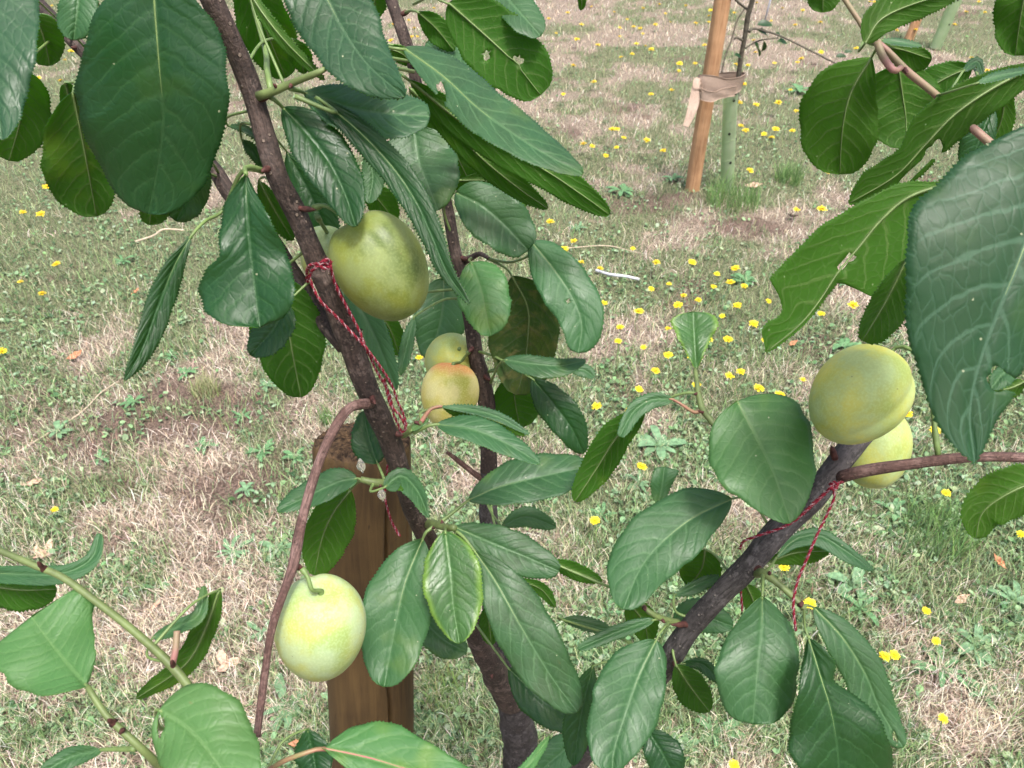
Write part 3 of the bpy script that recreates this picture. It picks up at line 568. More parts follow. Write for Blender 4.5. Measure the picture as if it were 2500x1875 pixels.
L_('top_right', [(2215, 630), (2160, 740), (2105, 832)], 62, 32, .30, 'U', k=-.3, q=.4)
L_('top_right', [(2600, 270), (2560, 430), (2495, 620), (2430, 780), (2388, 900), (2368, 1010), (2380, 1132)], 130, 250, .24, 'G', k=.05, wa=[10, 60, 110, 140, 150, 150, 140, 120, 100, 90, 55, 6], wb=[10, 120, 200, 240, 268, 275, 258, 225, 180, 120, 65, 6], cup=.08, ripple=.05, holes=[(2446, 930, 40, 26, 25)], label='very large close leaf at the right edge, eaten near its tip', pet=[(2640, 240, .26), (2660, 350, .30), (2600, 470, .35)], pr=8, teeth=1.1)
L_('top_right', [(2495, 900), (2450, 912), (2420, 950)], 30, 20, .275, 'T', k=.6)
L_('top_right', [(2505, 930), (2455, 950), (2405, 945)], 26, 22, .285, 'U', k=-.5)
L_('right_thin', [(2560, 1165), (2470, 1200), (2400, 1250), (2382, 1314)], 62, 62, .31, 'U', k=-.2, p=.6, q=.45, pet=[(2600, 1150, .33), (2620, 1122, .34)])
# --- lower left
L_('lower_left_spur', [(213, 1676), (150, 1602), (105, 1545), (76, 1505)], 130, 150, .28, 'P', k=.8, wa=[(0,3),(.2,88),(.5,135),(.8,150),(.95,140),(1,120)], wb=[(0,3),(.2,66),(.5,112),(.78,146),(.85,135),(.9,150),(1,128)], cup=.12, teeth=.4, label='broad pale leaf with a chewed tip at lower left', pet=[(222, 1690, .275)], pr=6)
L_('lower_left', [(-70, 1395), (50, 1402), (150, 1400), (222, 1365), (243, 1302)], 20, 26, .35, 'T', k=.4, p=.4, q=.3, teeth=.5)
L_('lower_left', [(-60, 1425), (50, 1440), (138, 1438)], 26, 52, .365, 'U', k=-.5, q=.4)
L_('spur_pink', [(372, 1558), (430, 1532), (485, 1500), (498, 1430)], 16, 18, .315, 'T', k=.5, p=.5, q=.4, teeth=.5)
L_('lower_left', [(535, 1440), (500, 1540), (450, 1625), (333, 1705)], 26, 32, .33, 'U', k=-.3, p=.5, q=.45, teeth=.6)
L_('lower_left', [(388, 1732), (463, 1781), (525, 1855), (590, 1960)], 128, 118, .262, 'P', k=.6, p=.5, q=.4, cup=.15, holes=[(392, 1772, 9, 27, 5)], label='large soft green leaf with an oval hole at bottom left', pet=[(380, 1740, .27), (400, 1780, .29), (500, 1740, .298)], pr=5, teeth=.5)
L_('lower_left', [(530, 1800), (528, 1745), (520, 1690)], 44, 44, .285, 'P', k=.4, q=.4, teeth=.5)
L_('lower_left_spur', [(250, 1830), (170, 1850), (85, 1900)], 26, 24, .285, 'T', k=.4, teeth=.5, pet=[(330, 1828, .275)], pr=6)
L_('lower_left', [(786, 1826), (900, 1850), (1020, 1885), (1150, 1912), (1260, 1895), (1342, 1798)], 75, 75, .285, 'P', k=.55, wa=[2, 62, 95, 98, 85, 68, 45, 28, 20, 14, 10, 5], wb=[2, 30, 60, 70, 70, 60, 50, 34, 26, 20, 12, 5], cup=.15, label='light green leaf with an upturned curled tip along the bottom edge', pet=[(740, 1840, .285), (680, 1865, .29), (620, 1910, .32)], pred=True, pr=7, teeth=.6)
L_('lower_left', [(750, 1780), (765, 1845), (775, 1910)], 44, 44, .34, 'D', k=.1)

# ------------------------------------------------------------ plums
def plum_mat(name, c_dark, c_pale, c_bloom, blush=None, dots=(.12, .08, .03)):
    k = NT(name); tc = k.n('ShaderNodeTexCoord').outputs['Object']
    sx = k.n('ShaderNodeSeparateXYZ'); k.set(sx.inputs[0], tc)
    n1 = k.noise(tc, 30, 3, .5).outputs['Fac']; n2 = k.noise(tc, 75, 4, .6).outputs['Fac']; n3 = k.noise(tc, 900, 2).outputs['Fac']
    c = k.mix(k.ramp(n1, .36, .64), c_dark, c_pale)  # darker and paler skin tones, mixed at random by noise
    c = k.mix(k.ramp(n2, .36, .66, .15, .8), c, c_bloom)
    if blush:
        f = k.math('MULTIPLY', k.ramp(sx.outputs[2], .0135, .024), k.ramp(n2, .25, .6, .5, 1))
        c = k.mix(f, c, blush)
    c = k.mix(k.ramp(n3, .4, .7, 0, .22), c, tuple(min(1, x * 1.5) for x in c_bloom))
    vo = k.n('ShaderNodeTexVoronoi'); k.set(vo.inputs['Vector'], tc); vo.inputs['Scale'].default_value = 240
    d = k.math('MULTIPLY', k.ramp(vo.outputs['Distance'], .06, .1, 1, 0), k.math('GREATER_THAN', k.noise(tc, 60, 1).outputs['Fac'], .58))
    c = k.mix(k.math('MULTIPLY', d, .7), c, dots)
    nb = k.bump(k.noise(tc, 500, 3).outputs['Fac'], .12, .0004)
    sh = k.pbr(c, k.ramp(n2, .3, .7, .48, .7), nb, .4, Subsurface_Weight=.25, Subsurface_Radius=(.006, .004, .0015), Subsurface_Scale=.6)
    return k.fin(sh)
M['plum_olive'] = plum_mat('plum_skin_olive', (.045, .075, .006), (.18, .20, .015), (.17, .21, .075))
M['plum_pale'] = plum_mat('plum_skin_pale', (.22, .30, .07), (.36, .36, .06), (.31, .40, .23))
M['plum_gold'] = plum_mat('plum_skin_gold', (.22, .27, .05), (.44, .40, .05), (.26, .34, .15))
M['plum_blush'] = plum_mat('plum_skin_blushed', (.26, .28, .015), (.48, .40, .08), (.52, .48, .22), blush=(.50, .15, .04))
def plum(cx, cy, z, rw, rl, axis, mat, label, stalk, sut=0.0, groove=.05, cav=.14, egg=.08):
    """axis: camera-space vector from blossom end to stalk; rw/rl px"""
    c = P(cx, cy, z); ax = c2w(*axis) - c2w(0, 0, 0); ax = ax / np.linalg.norm(ax)
    view = (np.array([0, 0, H]) - c); view /= np.linalg.norm(view)
    e1 = view - ax * view.dot(ax); e1 /= np.linalg.norm(e1); e2 = np.cross(ax, e1)
    nl, nt = 64, 96; V = []; rw_ = rw * z / F; rl_ = rl * z / F
    ph = np.linspace(0, math.pi, nl); th = np.linspace(0, 2 * math.pi, nt, endpoint=False)
    PH, TH = np.meshgrid(ph, th, indexing='ij')
    dth = (TH - sut + math.pi) % (2 * math.pi) - math.pi
    r = np.sin(PH) ** .93 * (1 + egg * np.cos(PH))
    gr = groove * np.exp(-(dth / .16) ** 2) * np.sin(PH) ** .4 * (1 + 1.0 * np.exp(-(PH / .6) ** 2))
    sh = 1 + .025 * np.exp(-((np.abs(dth) - .5) / .35) ** 2)
    r = r * sh * (1 - gr) * (1 + .015 * np.sin(TH * 2 + 1) )
    zz = np.cos(PH) - cav * np.exp(-(PH / .28) ** 2) + .03 * np.exp(-((math.pi - PH) / .2) ** 2)
    loc = np.stack([r * np.cos(TH) * rw_, r * np.sin(TH) * rw_, zz * rl_], -1)
    V = loc.reshape(-1, 3); Fs = []
    for i in range(nl - 1):
        for j in range(nt):
            k = (j + 1) % nt; Fs.append((i * nt + j, (i + 1) * nt + j, (i + 1) * nt + k, i * nt + k))
    from mathutils import Matrix
    R = Matrix((Vector(e1), Vector(e2), Vector(ax))).transposed()
    root = bpy.data.objects.new('plum', None); COL.objects.link(root); root.location = Vector(c); root.rotation_euler = R.to_euler(); root.empty_display_size = .02
    tag(root, label, 'plum', 'plums ripening on the tree')
    me = mesh('fruit', V, Fs, [mat]); link('fruit', me, root)
    # stalk, from the cavity to the branch, in local space
    Rn = np.array(R)
    pts = np.array([P(*s) for s in stalk]); pl = (pts - c) @ Rn
    pl = np.vstack([[0, 0, rl_ * (1 - cav) - .0006], [0, 0, rl_ * (1 - cav) + .002], pl])
    q = spline(pl, 20); rad = np.linspace(.00105, .0010, 20); rad[:3] *= 1.35; rad[-3:] *= 1.5
    v, f, u = tube(q, rad, 10, True, .06, 3, 900); link('stalk', mesh('stalk', v, f, [M['petiole']]), root)
    return root
plum(930, 652, .345, 112, 140, (-.42, -.72, -.25), M['plum_olive'], 'large olive-green plum hanging beside the main branch, just right of the red yarn knot', [(858, 545, .335), (826, 520, .33), (795, 502, .332), (765, 508, .334)], sut=.35)
plum(796, 628, .392, 62, 78, (-.1, -.95, .1), M['plum_pale'], 'pale plum almost hidden behind the main branch, left of the large olive one', [(800, 570, .385), (775, 530, .36)], sut=2)
plum(1099, 880, .588, 63, 70, (.35, -.35, -.7), M['plum_gold'], 'small dull green plum showing its stalk hollow, behind the red-blushed plum', [(1112, 862, .585), (1138, 860, .575), (1148, 858, .565)], sut=1.8)
plum(1098, 964, .560, 71, 83, (.12, -.93, -.1), M['plum_blush'], 'yellow plum with an orange-red blush on its shoulder, below the small dull green one', [(1124, 884, .568), (1136, 870, .565), (1146, 858, .56)], sut=2.4)
plum(782, 1538, .365, 110, 138, (.12, -.80, -.45), M['plum_pale'], 'pale yellow-green plum hanging from the drooping twig, in front of the wooden post', [(762, 1440, .347), (752, 1412, .346), (738, 1388, .347)], sut=-2.9, cav=.12, egg=.13)
plum(2096, 966, .345, 110, 134, (.62, -.62, .25), M['plum_gold'], 'golden-green plum at right, its side touching the very large leaf', [(2172, 862, .375), (2205, 845, .37), (2260, 900, .36), (2290, 1110, .358)], sut=.9, groove=.05, egg=.10)
plum(2134, 1090, .415, 84, 104, (.2, -.9, .3), M['plum_gold'], 'second golden plum at right, half hidden under the thin reddish branch', [(2150, 1000, .42), (2115, 1050, .405)], sut=2.8)

# ------------------------------------------------------------ red and white yarn
def fibre(name, c, c2):
    k = NT(name); tc = k.n('ShaderNodeTexCoord').outputs['Object']; n = k.noise(tc, 1400, 3).outputs['Fac']
    return k.fin(k.pbr(k.mix(k.ramp(n, .35, .65), c, c2), .9, k.bump(n, .8, .0004), .1))
M['yarn_red'] = fibre('yarn_red', (.10, .006, .014), (.24, .025, .04)); M['yarn_pale'] = fibre('yarn_pale', (.17, .06, .07), (.36, .23, .24))
def yarn_parts(pts, r=.00052, name='strand', parent=None, ply=.0046):
    p = np.array(pts, float); w = P(p[:, 0], p[:, 1], p[:, 2])
    L = np.linalg.norm(np.diff(w, axis=0), axis=1).sum(); n = int(L / .0003); q = spline(w, n)
    T = np.gradient(q, axis=0); T /= np.linalg.norm(T, axis=1)[:, None]
    N = np.cross(T, [.2, .9, .3]); N /= np.linalg.norm(N, axis=1)[:, None]; B = np.cross(T, N)
    s = np.linspace(0, L, n); out = []
    g = np.random.RandomState(int(p[0, 0]))
    kn_ = np.arange(0, n + 9, 9); wob_ = np.interp(np.arange(n), kn_, np.cumsum(g.randn(len(kn_))) * .12)
    for k_, m in ((0, 0), (1, 1), (2, 0)):
        a = s / ply * 2 * math.pi + k_ * 2.094 + wob_; c = q + (N * np.cos(a)[:, None] + B * np.sin(a)[:, None]) * r * .75
        c = c + np.cumsum(g.randn(n, 3), 0) * 0
        v, f, u = tube(c, r * ((.62, .52, .58)[k_] + .14 * np.sin(s * 1700 + k_) + .08 * np.sin(s * 5100 + k_ * 2)), 6, True); out.append((v, f, m))
    # loose hairs
    for _ in range(int(L * 3500)):
        i = g.randint(2, n - 3); d = g.randn(3); d /= np.linalg.norm(d); c = q[i] + d * r * .8
        e = c + d * g.rand() * .0012 + T[i] * g.randn() * .001
        v, f, u = tube(np.array([c, (c + e) / 2 + g.randn(3) * .0002, e]), (.00007), 3, False); out.append((v, f, g.randint(0, 2)))
    V, Fs, fm = join(out)
    return vec_obj(name, V, Fs, [M['yarn_red'], M['yarn_pale']], parent, fm)
def yarn(label, strands, knot):
    root = bpy.data.objects.new('yarn_tie', None); COL.objects.link(root); w = P(*knot); root.location = Vector(w); root['_w'] = list(map(float, w)); root.empty_display_size = .01
    tag(root, label, 'yarn', 'red and white yarn ties')
    for s in strands[:-1]: yarn_parts(s, parent=root)
    yarn_parts(strands[-1], r=.00062, name='knot', parent=root)
za, zb = .335, .40
yarn('red and white yarn knotted round the left branch beside the olive plum',
     [[(752, 690, .352), (749, 664, .34), (757, 648, .326), (775, 644, .321), (790, 645, .320)],
      [(790, 645, .320), (768, 655, .322), (757, 670, .326), (760, 690, .328), (783, 735, .330), (834, 786, .338), (881, 836, .345), (906, 865, .352), (942, 916, .366), (960, 950, .376), (971, 981, .384), (984, 1010, .392), (993, 1039, .398)],
      [(790, 645, .320), (806, 652, .323), (819, 695, .329), (848, 753, .338), (877, 807, .346), (890, 842, .349), (921, 909, .364), (945, 950, .376), (956, 985, .385), (963, 1017, .392), (979, 1053, .402)],
      [(980, 1056, .402), (990, 1045, .398), (976, 1015, .39), (952, 985, .384), (938, 925, .37)],
      [(946, 1135, .47), (943, 1180, .468), (940, 1215, .466), (952, 1262, .464), (966, 1291, .462), (976, 1308, .46), (970, 1300, .462), (956, 1275, .466)],
      [(784, 641, .319), (792, 636, .317), (803, 640, .318), (806, 650, .319), (794, 655, .317), (783, 650, .316), (788, 640, .315), (800, 634, .316), (808, 642, .319)]], (790, 645, .32))
yarn('red and white twisted yarn tied across the right branch, one end hanging free below it',
     [[(2060, 1175, .385), (2034, 1187, .366), (1990, 1225, .366), (1930, 1278, .37), (1850, 1308, .374), (1815, 1322, .378), (1806, 1340, .385)],
      [(2034, 1187, .366), (2036, 1215, .365), (2022, 1250, .364), (1995, 1305, .362), (1972, 1360, .36), (1950, 1410, .36), (1938, 1460, .36), (1938, 1500, .36), (1943, 1540, .36)],
      [(2030, 1190, .366), (2014, 1205, .365), (1996, 1222, .366), (1960, 1255, .368)],
      [(1812, 1400, .43), (1807, 1425, .43), (1810, 1460, .43), (1812, 1492, .43)],
      [(2026, 1182, .366), (2036, 1178, .362), (2044, 1186, .362), (2038, 1195, .36), (2028, 1190, .36), (2034, 1180, .36)]], (2034, 1187, .366))

# ------------------------------------------------------------ wooden post behind the tree, stakes, guard, tie
def wood(name, c1, c2, crack=True):
    k = NT(name); tc = k.n('ShaderNodeTexCoord').outputs['Object']
    mp = k.n('ShaderNodeMapping'); k.set(mp.inputs[0], tc); mp.inputs['Scale'].default_value = (1, 1, .06)
    gr = k.noise(mp.outputs[0], 160, 5, .6, .4).outputs['Fac']; big = k.noise(tc, 12, 3).outputs['Fac']
    mp2 = k.n('ShaderNodeMapping'); k.set(mp2.inputs[0], tc); mp2.inputs['Scale'].default_value = (1, 1, .12)
    wv = k.n('ShaderNodeTexWave', bands_direction='X'); k.set(wv.inputs['Vector'], mp2.outputs[0]); wv.inputs['Scale'].default_value = 14; wv.inputs['Distortion'].default_value = 9; wv.inputs['Detail'].default_value = 3
    c = k.mix(k.ramp(gr, .3, .7), c1, c2); c = k.mix(k.math('MULTIPLY', wv.outputs['Fac'], .3), c, tuple(x * .6 for x in c1))
    c = k.mix(k.ramp(big, .35, .7, 0, .4), c, tuple(min(1, x * 1.35) for x in c2))
    mp3 = k.n('ShaderNodeMapping'); k.set(mp3.inputs[0], tc); mp3.inputs['Scale'].default_value = (1, 1, .35)
    ck = k.ramp(k.noise(mp3.outputs[0], 55, 5, .7, 1.2).outputs['Fac'], .66, .72, 0, .6)
    c = k.mix(ck, c, tuple(x * .35 for x in c1))
    fine = k.noise(tc, 700, 3).outputs['Fac']
    h = k.math('ADD', k.math('MULTIPLY', gr, .7), k.math('MULTIPLY', fine, .4)); h = k.math('SUBTRACT', h, ck)
    return k.fin(k.pbr(c, .75, k.bump(h, .6, .0015), .3))
M['post'] = wood('post_wood', (.036, .020, .006), (.074, .044, .014)); M['stake'] = wood('stake_wood', (.30, .155, .075), (.46, .27, .145))
M['endgrain'] = simple('end_grain', (.062, .038, .020), .9, .2, 180, .5, .9, .004, dark=(.018, .011, .007))
def post(name, top, bot, r, mat, label, cat, cracks=(), rough_top=.0, ns=96, facets=0, extra_mat=None, bow=0):
    top = np.array(top); bot = np.array(bot); ax = top - bot; Lr = np.linalg.norm(ax); ax /= Lr
    e1 = np.cross(ax, [0, 1, 0]); e1 /= np.linalg.norm(e1); e2 = np.cross(ax, e1)   # e2 points away from / to camera
    nz = int(Lr / .012); hs = np.linspace(-.08, Lr, nz); a = np.arange(ns) / ns * 2 * math.pi
    g = np.random.RandomState(3); V = []
    for i, h in enumerate(hs):
        rr = r * (1 + .012 * np.sin(h * 7 + a) + .008 * np.sin(a * 5 + h * 13))
        if facets: rr = rr * (1 - .06 * np.abs(np.sin(a * facets / 2)))
        for (ca, wdt, dep, h0, h1, wig) in cracks:
            f = np.clip((h - h0) / .03, 0, 1) * np.clip((h1 - h) / .03, 0, 1)
            d = (a - ca - wig * math.sin(h * 21) * .04 + math.pi) % (2 * math.pi) - math.pi
            rr = rr - dep * f * np.exp(-(d / wdt) ** 2)
        V.append(np.stack([rr * np.cos(a), rr * np.sin(a), h * np.ones(ns)], 1))
    rings = len(V)
    # bevelled, splintered rim and sawn top
    for (fr, dh) in ((.965, .006), (.90, .009), (.86, .0085), (.7, .009), (.5, .0095), (.3, .009), (.12, .009)):
        rr = r * fr * (1 + rough_top * g.randn(ns) * .25)
        V.append(np.stack([rr * np.cos(a), rr * np.sin(a), Lr + dh + rough_top * r * g.randn(ns) * .45], 1))
    Vv = np.vstack(V); Fs = []; fm = []
    for i in range(len(V) - 1):
        for j in range(ns):
            k = (j + 1) % ns; Fs.append((i * ns + j, i * ns + k, (i + 1) * ns + k, (i + 1) * ns + j)); fm.append(0 if i < rings else 1)
    Fs.append(tuple((len(V) - 1) * ns + j for j in range(ns))); fm.append(1)
    from mathutils import Matrix
    R = Matrix((Vector(e1), Vector(e2), Vector(ax))).transposed()
    o = link(name, mesh(name, Vv, Fs, [mat, extra_mat or M['endgrain']], fm), None, Vector(bot)); o.rotation_euler = R.to_euler()
    if label: tag(o, label, cat)
    return o, Rm(R)
def Rm(R): return np.array(R)
def down_to_ground(p, q):
    """extend the line p->q to z=0"""
    p = np.array(p); q = np.array(q); t = p[2] / (p[2] - q[2]); return p + (q - p) * t
ptop = P(886, 1092, .77); plow = P(908, 1800, .905); pb = down_to_ground(ptop, plow)
wpost, _ = post('wooden_post', ptop, pb, 118 * .77 / F, M['post'], 'thick round brown wooden post with a long vertical crack, standing behind the plum tree', 'post',
     cracks=[(0, 0, 0, 0, 0, 0)], rough_top=.10)
# the crack faces the camera: rebuild with the right angle
bpy.data.objects.remove(wpost)
ax = (ptop - pb) / np.linalg.norm(ptop - pb); e1 = np.cross(ax, [0, 1, 0]); e1 /= np.linalg.norm(e1); e2 = np.cross(ax, e1)
vw = np.array([0, 0, H]) - ptop; am = math.atan2(vw.dot(e2), vw.dot(e1))
sgn = 1 if np.dot(-e1 * math.sin(am) + e2 * math.cos(am), [1, 0, 0]) > 0 else -1
Lp = np.linalg.norm(ptop - pb)
wpost, _ = post('wooden_post', ptop, pb, 118 * .77 / F, M['post'], 'thick round brown wooden post with a long vertical crack, standing behind the plum tree', 'post',
     cracks=[(am + sgn * .42, .03, .02, 0.1, Lp - .04, 1), (am + sgn * 1.0, .018, .006, Lp - .2, Lp - .02, 1), (am - sgn * .5, .02, .003, Lp - .5, Lp - .36, 1)], rough_top=.06, ns=180)

# far stake, leaning slightly; its young tree in a green guard, tied with a hessian band
sb = G(1690, 462); sb_t = sb + (P(1764, 0, 3.12) - sb) * 1.35
post('wooden_stake', sb_t, sb, .036, M['stake'], 'orange-brown round wooden stake holding the young tree in the green guard', 'stake', ns=40, facets=7)
fb = G(2216, 103); post('wooden_stake', fb + (G(2216, 103, .0) * 0 + np.array([.12, .03, 1.0])), fb, .036, M['stake'], 'second orange wooden stake, farther back beyond the leaves at upper right', 'stake', ns=32, facets=7)
def guard_mat():
    k = NT('guard_plastic'); tc = k.n('ShaderNodeTexCoord').outputs['Object']; n = k.noise(tc, 20, 3).outputs['Fac']
    col = k.mix(k.ramp(n, .3, .7), (.42, .48, .33), (.55, .60, .45))
    pb = k.pbr(col, .35, None, .5); tr = k.n('ShaderNodeBsdfTranslucent'); k.set(tr.inputs[0], (.62, .72, .50))
    tp = k.n('ShaderNodeBsdfTransparent'); k.set(tp.inputs[0], (.82, .92, .78))
    m1 = k.n('ShaderNodeMixShader'); m1.inputs[0].default_value = .5; k.t.links.new(pb, m1.inputs[1]); k.t.links.new(tr.outputs[0], m1.inputs[2])
    m2 = k.n('ShaderNodeMixShader'); m2.inputs[0].default_value = .5; k.t.links.new(m1.outputs[0], m2.inputs[1]); k.t.links.new(tp.outputs[0], m2.inputs[2])
    return k.fin(m2.outputs[0])
M['guard'] = guard_mat(); M['hole'] = simple('guard_hole', (.02, .02, .015), .9, .1)
def tree_guard(bot, top, r, label):
    n = 40; c = np.linspace(0, 1, n)[:, None] * (top - bot) + bot
    V, Fs, _ = tube(c, r, 28, False); V2, F2, _ = tube(c, r - .0015, 28, False)
    # open spiral seam
    parts = [(V, Fs, 0), (V2, [f[::-1] for f in F2], 0)]
    t = np.linspace(0, 1, 220); a = t * 5 * 6.283; rr = r + .0008
    sp = bot + t[:, None] * (top - bot) + np.stack([np.cos(a) * rr, np.sin(a) * rr, a * 0], 1)
    v, f, _ = tube(sp, .0012, 5, True); parts.append((v, f, 0))
    root = bpy.data.objects.new('tree_guard', None); COL.objects.link(root); root.location = Vector(bot); root['_w'] = list(map(float, bot))
    tag(root, label, 'tree guard')
    V, Fs, fm = join(parts); vec_obj('tube', V, Fs, [M['guard']], root, fm)
    for (hh, aa) in ((.32, -1.4), (.62, -1.75), (.95, -1.3)):
        q = bot + (top - bot) * hh; d = np.array([math.cos(aa), math.sin(aa), 0]); cc = np.array([q + d * (r - .002), q + d * (r + .0012)])
        v, f, _ = tube(cc, .006, 12, True); vec_obj('vent_hole', v, f, [M['hole']], root)
gb = G(1774, 462); gt = P(1784, 228, 3.37)
tree_guard(gb, gt, .032, 'pale green translucent plastic guard tube round the thin young tree beside the stake')
g2 = G(2283, 118); tree_guard(g2, g2 + np.array([.07, .02, .55]), .042, 'second pale green guard tube, farther back beside the second stake')
# young tree
yt = bpy.data.objects.new('young_tree', None); COL.objects.link(yt); yt.location = Vector(gb); yt['_w'] = list(map(float, gb))
tag(yt, 'thin bare-looking young tree rising out of the green guard tube, tied to its stake', 'tree')
M['twig'] = simple('young_bark', (.085, .075, .055), .8, .3, 60, .4)
def yt_branch(name, pts):
    p = np.array(pts, float); w = P(p[:, 0], p[:, 1], p[:, 2]); r = p[:, 3] * p[:, 2] / F
    q = spline(np.hstack([w, r[:, None]]), 40); v, f, u = tube(q[:, :3], q[:, 3], 10, True, .08, 2, 40)
    return vec_obj(name, v, f, [M['twig']], yt)
yt_branch('trunk', [(1775, 460, 3.66, 6), (1784, 350, 3.53, 6), (1797, 240, 3.4, 6), (1807, 155, 3.3, 6), (1818, 90, 3.22, 6), (1827, 36, 3.16, 6.5), (1837, 0, 3.12, 6.5), (1860, -120, 3.0, 6)])
yt_branch('branch', [(1829, 78, 3.2, 4), (1842, 70, 3.2, 3), (1898, 85, 3.2, 2.2), (1970, 119, 3.15, 2.2), (2035, 152, 3.12, 2), (2072, 166, 3.1, 1.5)])
yt_branch('branch', [(1830, 25, 3.15, 3), (1818, 18, 3.15, 3), (1797, 0, 3.1, 3), (1770, -40, 3.05, 2.5)])
yt_branch('branch', [(1820, 18, 3.15, 2), (1800, 50, 3.17, 2), (1785, 100, 3.2, 2), (1770, 140, 3.22, 2), (1762, 178, 3.25, 2)])
yt_branch('branch', [(1820, 118, 3.25, 2.5), (1835, 108, 3.25, 2), (1858, 98, 3.25, 1.8), (1900, 92, 3.25, 1.6)])
yt_branch('branch', [(1812, 98, 3.22, 3), (1800, 92, 3.2, 3), (1792, 95, 3.2, 3)])
def small_leaf(parent, x, y, z, ang, Lr, Wr, name='leaf', mat='T', h=None, tilt=.3):
    n = 9; t = np.linspace(0, 1, n); w = prof(t, .8, .7) * Wr
    c0 = P(x, y, z) if h is None else G(x, y, h)
    d = np.array([math.cos(ang), math.sin(ang) * .5, -math.sin(ang) * .6 if h is None else 0.0]); d /= np.linalg.norm(d); s = np.cross(d, [0, -.5, .8]); s /= np.linalg.norm(s)
    up = np.cross(s, d); V = []
    for i in range(n):
        c = c0 + d * Lr * t[i] - up * (t[i] ** 2) * Lr * tilt
        V += [c - s * w[i] + up * w[i] * .4, c, c + s * w[i] + up * w[i] * .4]
    Fs = []
    for i in range(n - 1):
        b = i * 3; Fs += [(b, b + 3, b + 4, b + 1), (b + 1, b + 4, b + 5, b + 2)]
    V = np.array(V); V2 = V - up * .0006; m = len(V)
    Fs = Fs + [tuple(j + m for j in f[::-1]) for f in Fs]
    uv = np.stack([np.repeat(t, 3), np.tile([0, .5, 1], n)], 1); cm = np.stack([np.repeat(t * Lr * 100, 3), np.repeat(w, 3) * np.tile([-100, 0, 100], n)], 1)
    return vec_obj(name, np.vstack([V, V2]), Fs, [M[mat]], parent, None, {'leaf_uv': np.vstack([uv, uv]), 'leaf_cm': np.vstack([cm, cm])})
for (x, y, ang, l_) in ((1848, 60, -.3, .06), (1842, 108, .9, .075), (1864, 98, 1.2, .06), (1893, 82, .5, .04), (1898, 100, .1, .045), (1792, 134, .2, .035), (2040, 138, -.4, .04), (2060, 128, -.6, .03), (1850, 75, .3, .05)):
    small_leaf(yt, x, y, 3.2, ang, l_ * 1.1, l_ * .3, mat='D')
# hessian tie
def hess():
    k = NT('hessian'); uv = k.n('ShaderNodeUVMap', uv_map='uv').outputs[0]
    w1 = k.n('ShaderNodeTexWave', bands_direction='X'); k.set(w1.inputs[0], uv); w1.inputs['Scale'].default_value = 26
    w2 = k.n('ShaderNodeTexWave', bands_direction='Y'); k.set(w2.inputs[0], uv); w2.inputs['Scale'].default_value = 26
    h = k.math('MULTIPLY', w1.outputs['Fac'], w2.outputs['Fac']); n = k.noise(uv, 3, 4).outputs['Fac']
    c = k.mix(k.ramp(n, .3, .7), (.36, .26, .20), (.52, .40, .32)); c = k.mix(k.ramp(h, 0, .5, .3, 0), c, (.22, .15, .11))
    return k.fin(k.pbr(c, .9, k.bump(h, .6, .002), .15))
M['hessian'] = hess()
def band(pts, wid, name, parent, thick=.004, n=70):
    """ribbon: pts (x,y,z[,half width px])"""
    p = np.array(pts, float); w = P(p[:, 0], p[:, 1], p[:, 2]); hw = p[:, 3] * p[:, 2] / F
    q = spline(np.hstack([w, hw[:, None]]), n); C = q[:, :3]; hw = q[:, 3]; T = np.gradient(C, axis=0); T /= np.linalg.norm(T, axis=1)[:, None]
    up = np.array([0.12, 0, 1.0]) if wid == 'h' else np.array([1, -.3, 0])
    S_ = up - T * (T @ up)[:, None]; S_ /= np.linalg.norm(S_, axis=1)[:, None]; Nn = np.cross(T, S_)
    V = []; uv = []; m = 9; L = np.r_[0, np.cumsum(np.linalg.norm(np.diff(C, axis=0), axis=1))]
    for i in range(n):
        for j in range(m):
            t = j / (m - 1) * 2 - 1; V.append(C[i] + S_[i] * hw[i] * t + Nn[i] * (.0012 * math.sin(t * 3 + i * .18) + .002 * math.sin(i * .3)))
            uv.append((L[i] * 100, t * hw[i] * 100))
    V = np.array(V); Nr = np.repeat(Nn, m, 0); V = np.vstack([V - Nr * thick / 2, V + Nr * thick / 2]); k = n * m; Fs = []
    for i in range(n - 1):
        for j in range(m - 1):
            a = i * m + j; f = (a, a + 1, a + m + 1, a + m); Fs.append(f[::-1]); Fs.append(tuple(x + k for x in f))
        for j in (0, m - 1):
            a = i * m + j; f = (a, a + m, a + m + k, a + k); Fs.append(f if j == 0 else f[::-1])
    for a0 in (0, (n - 1) * m):
        for j in range(m - 1):
            a = a0 + j; Fs.append((a, a + 1, a + 1 + k, a + k))
    return vec_obj(name, V, Fs, [M['hessian']], parent, None, {'uv': np.vstack([uv, uv])})
tie = bpy.data.objects.new('tree_tie', None); COL.objects.link(tie); tw = P(1706, 205, 3.2); tie.location = Vector(tw); tie['_w'] = list(map(float, tw))
tag(tie, 'beige hessian webbing strap wrapped round the stake and the thin young trunk, end hanging down', 'strap')
band([(1704, 192, 3.21, 10), (1712, 200, 3.17, 17), (1735, 205, 3.165, 20), (1765, 212, 3.2, 19), (1790, 210, 3.25, 20), (1808, 205, 3.30, 20), (1815, 200, 3.36, 20), (1806, 196, 3.42, 19), (1780, 194, 3.42, 18), (1748, 196, 3.37, 17), (1722, 205, 3.33, 16)], 'h', 'loop', tie)
band([(1706, 215, 3.22, 12), (1712, 230, 3.18, 12), (1740, 236, 3.165, 12), (1766, 228, 3.2, 12), (1795, 222, 3.26, 12)], 'h', 'loop', tie)
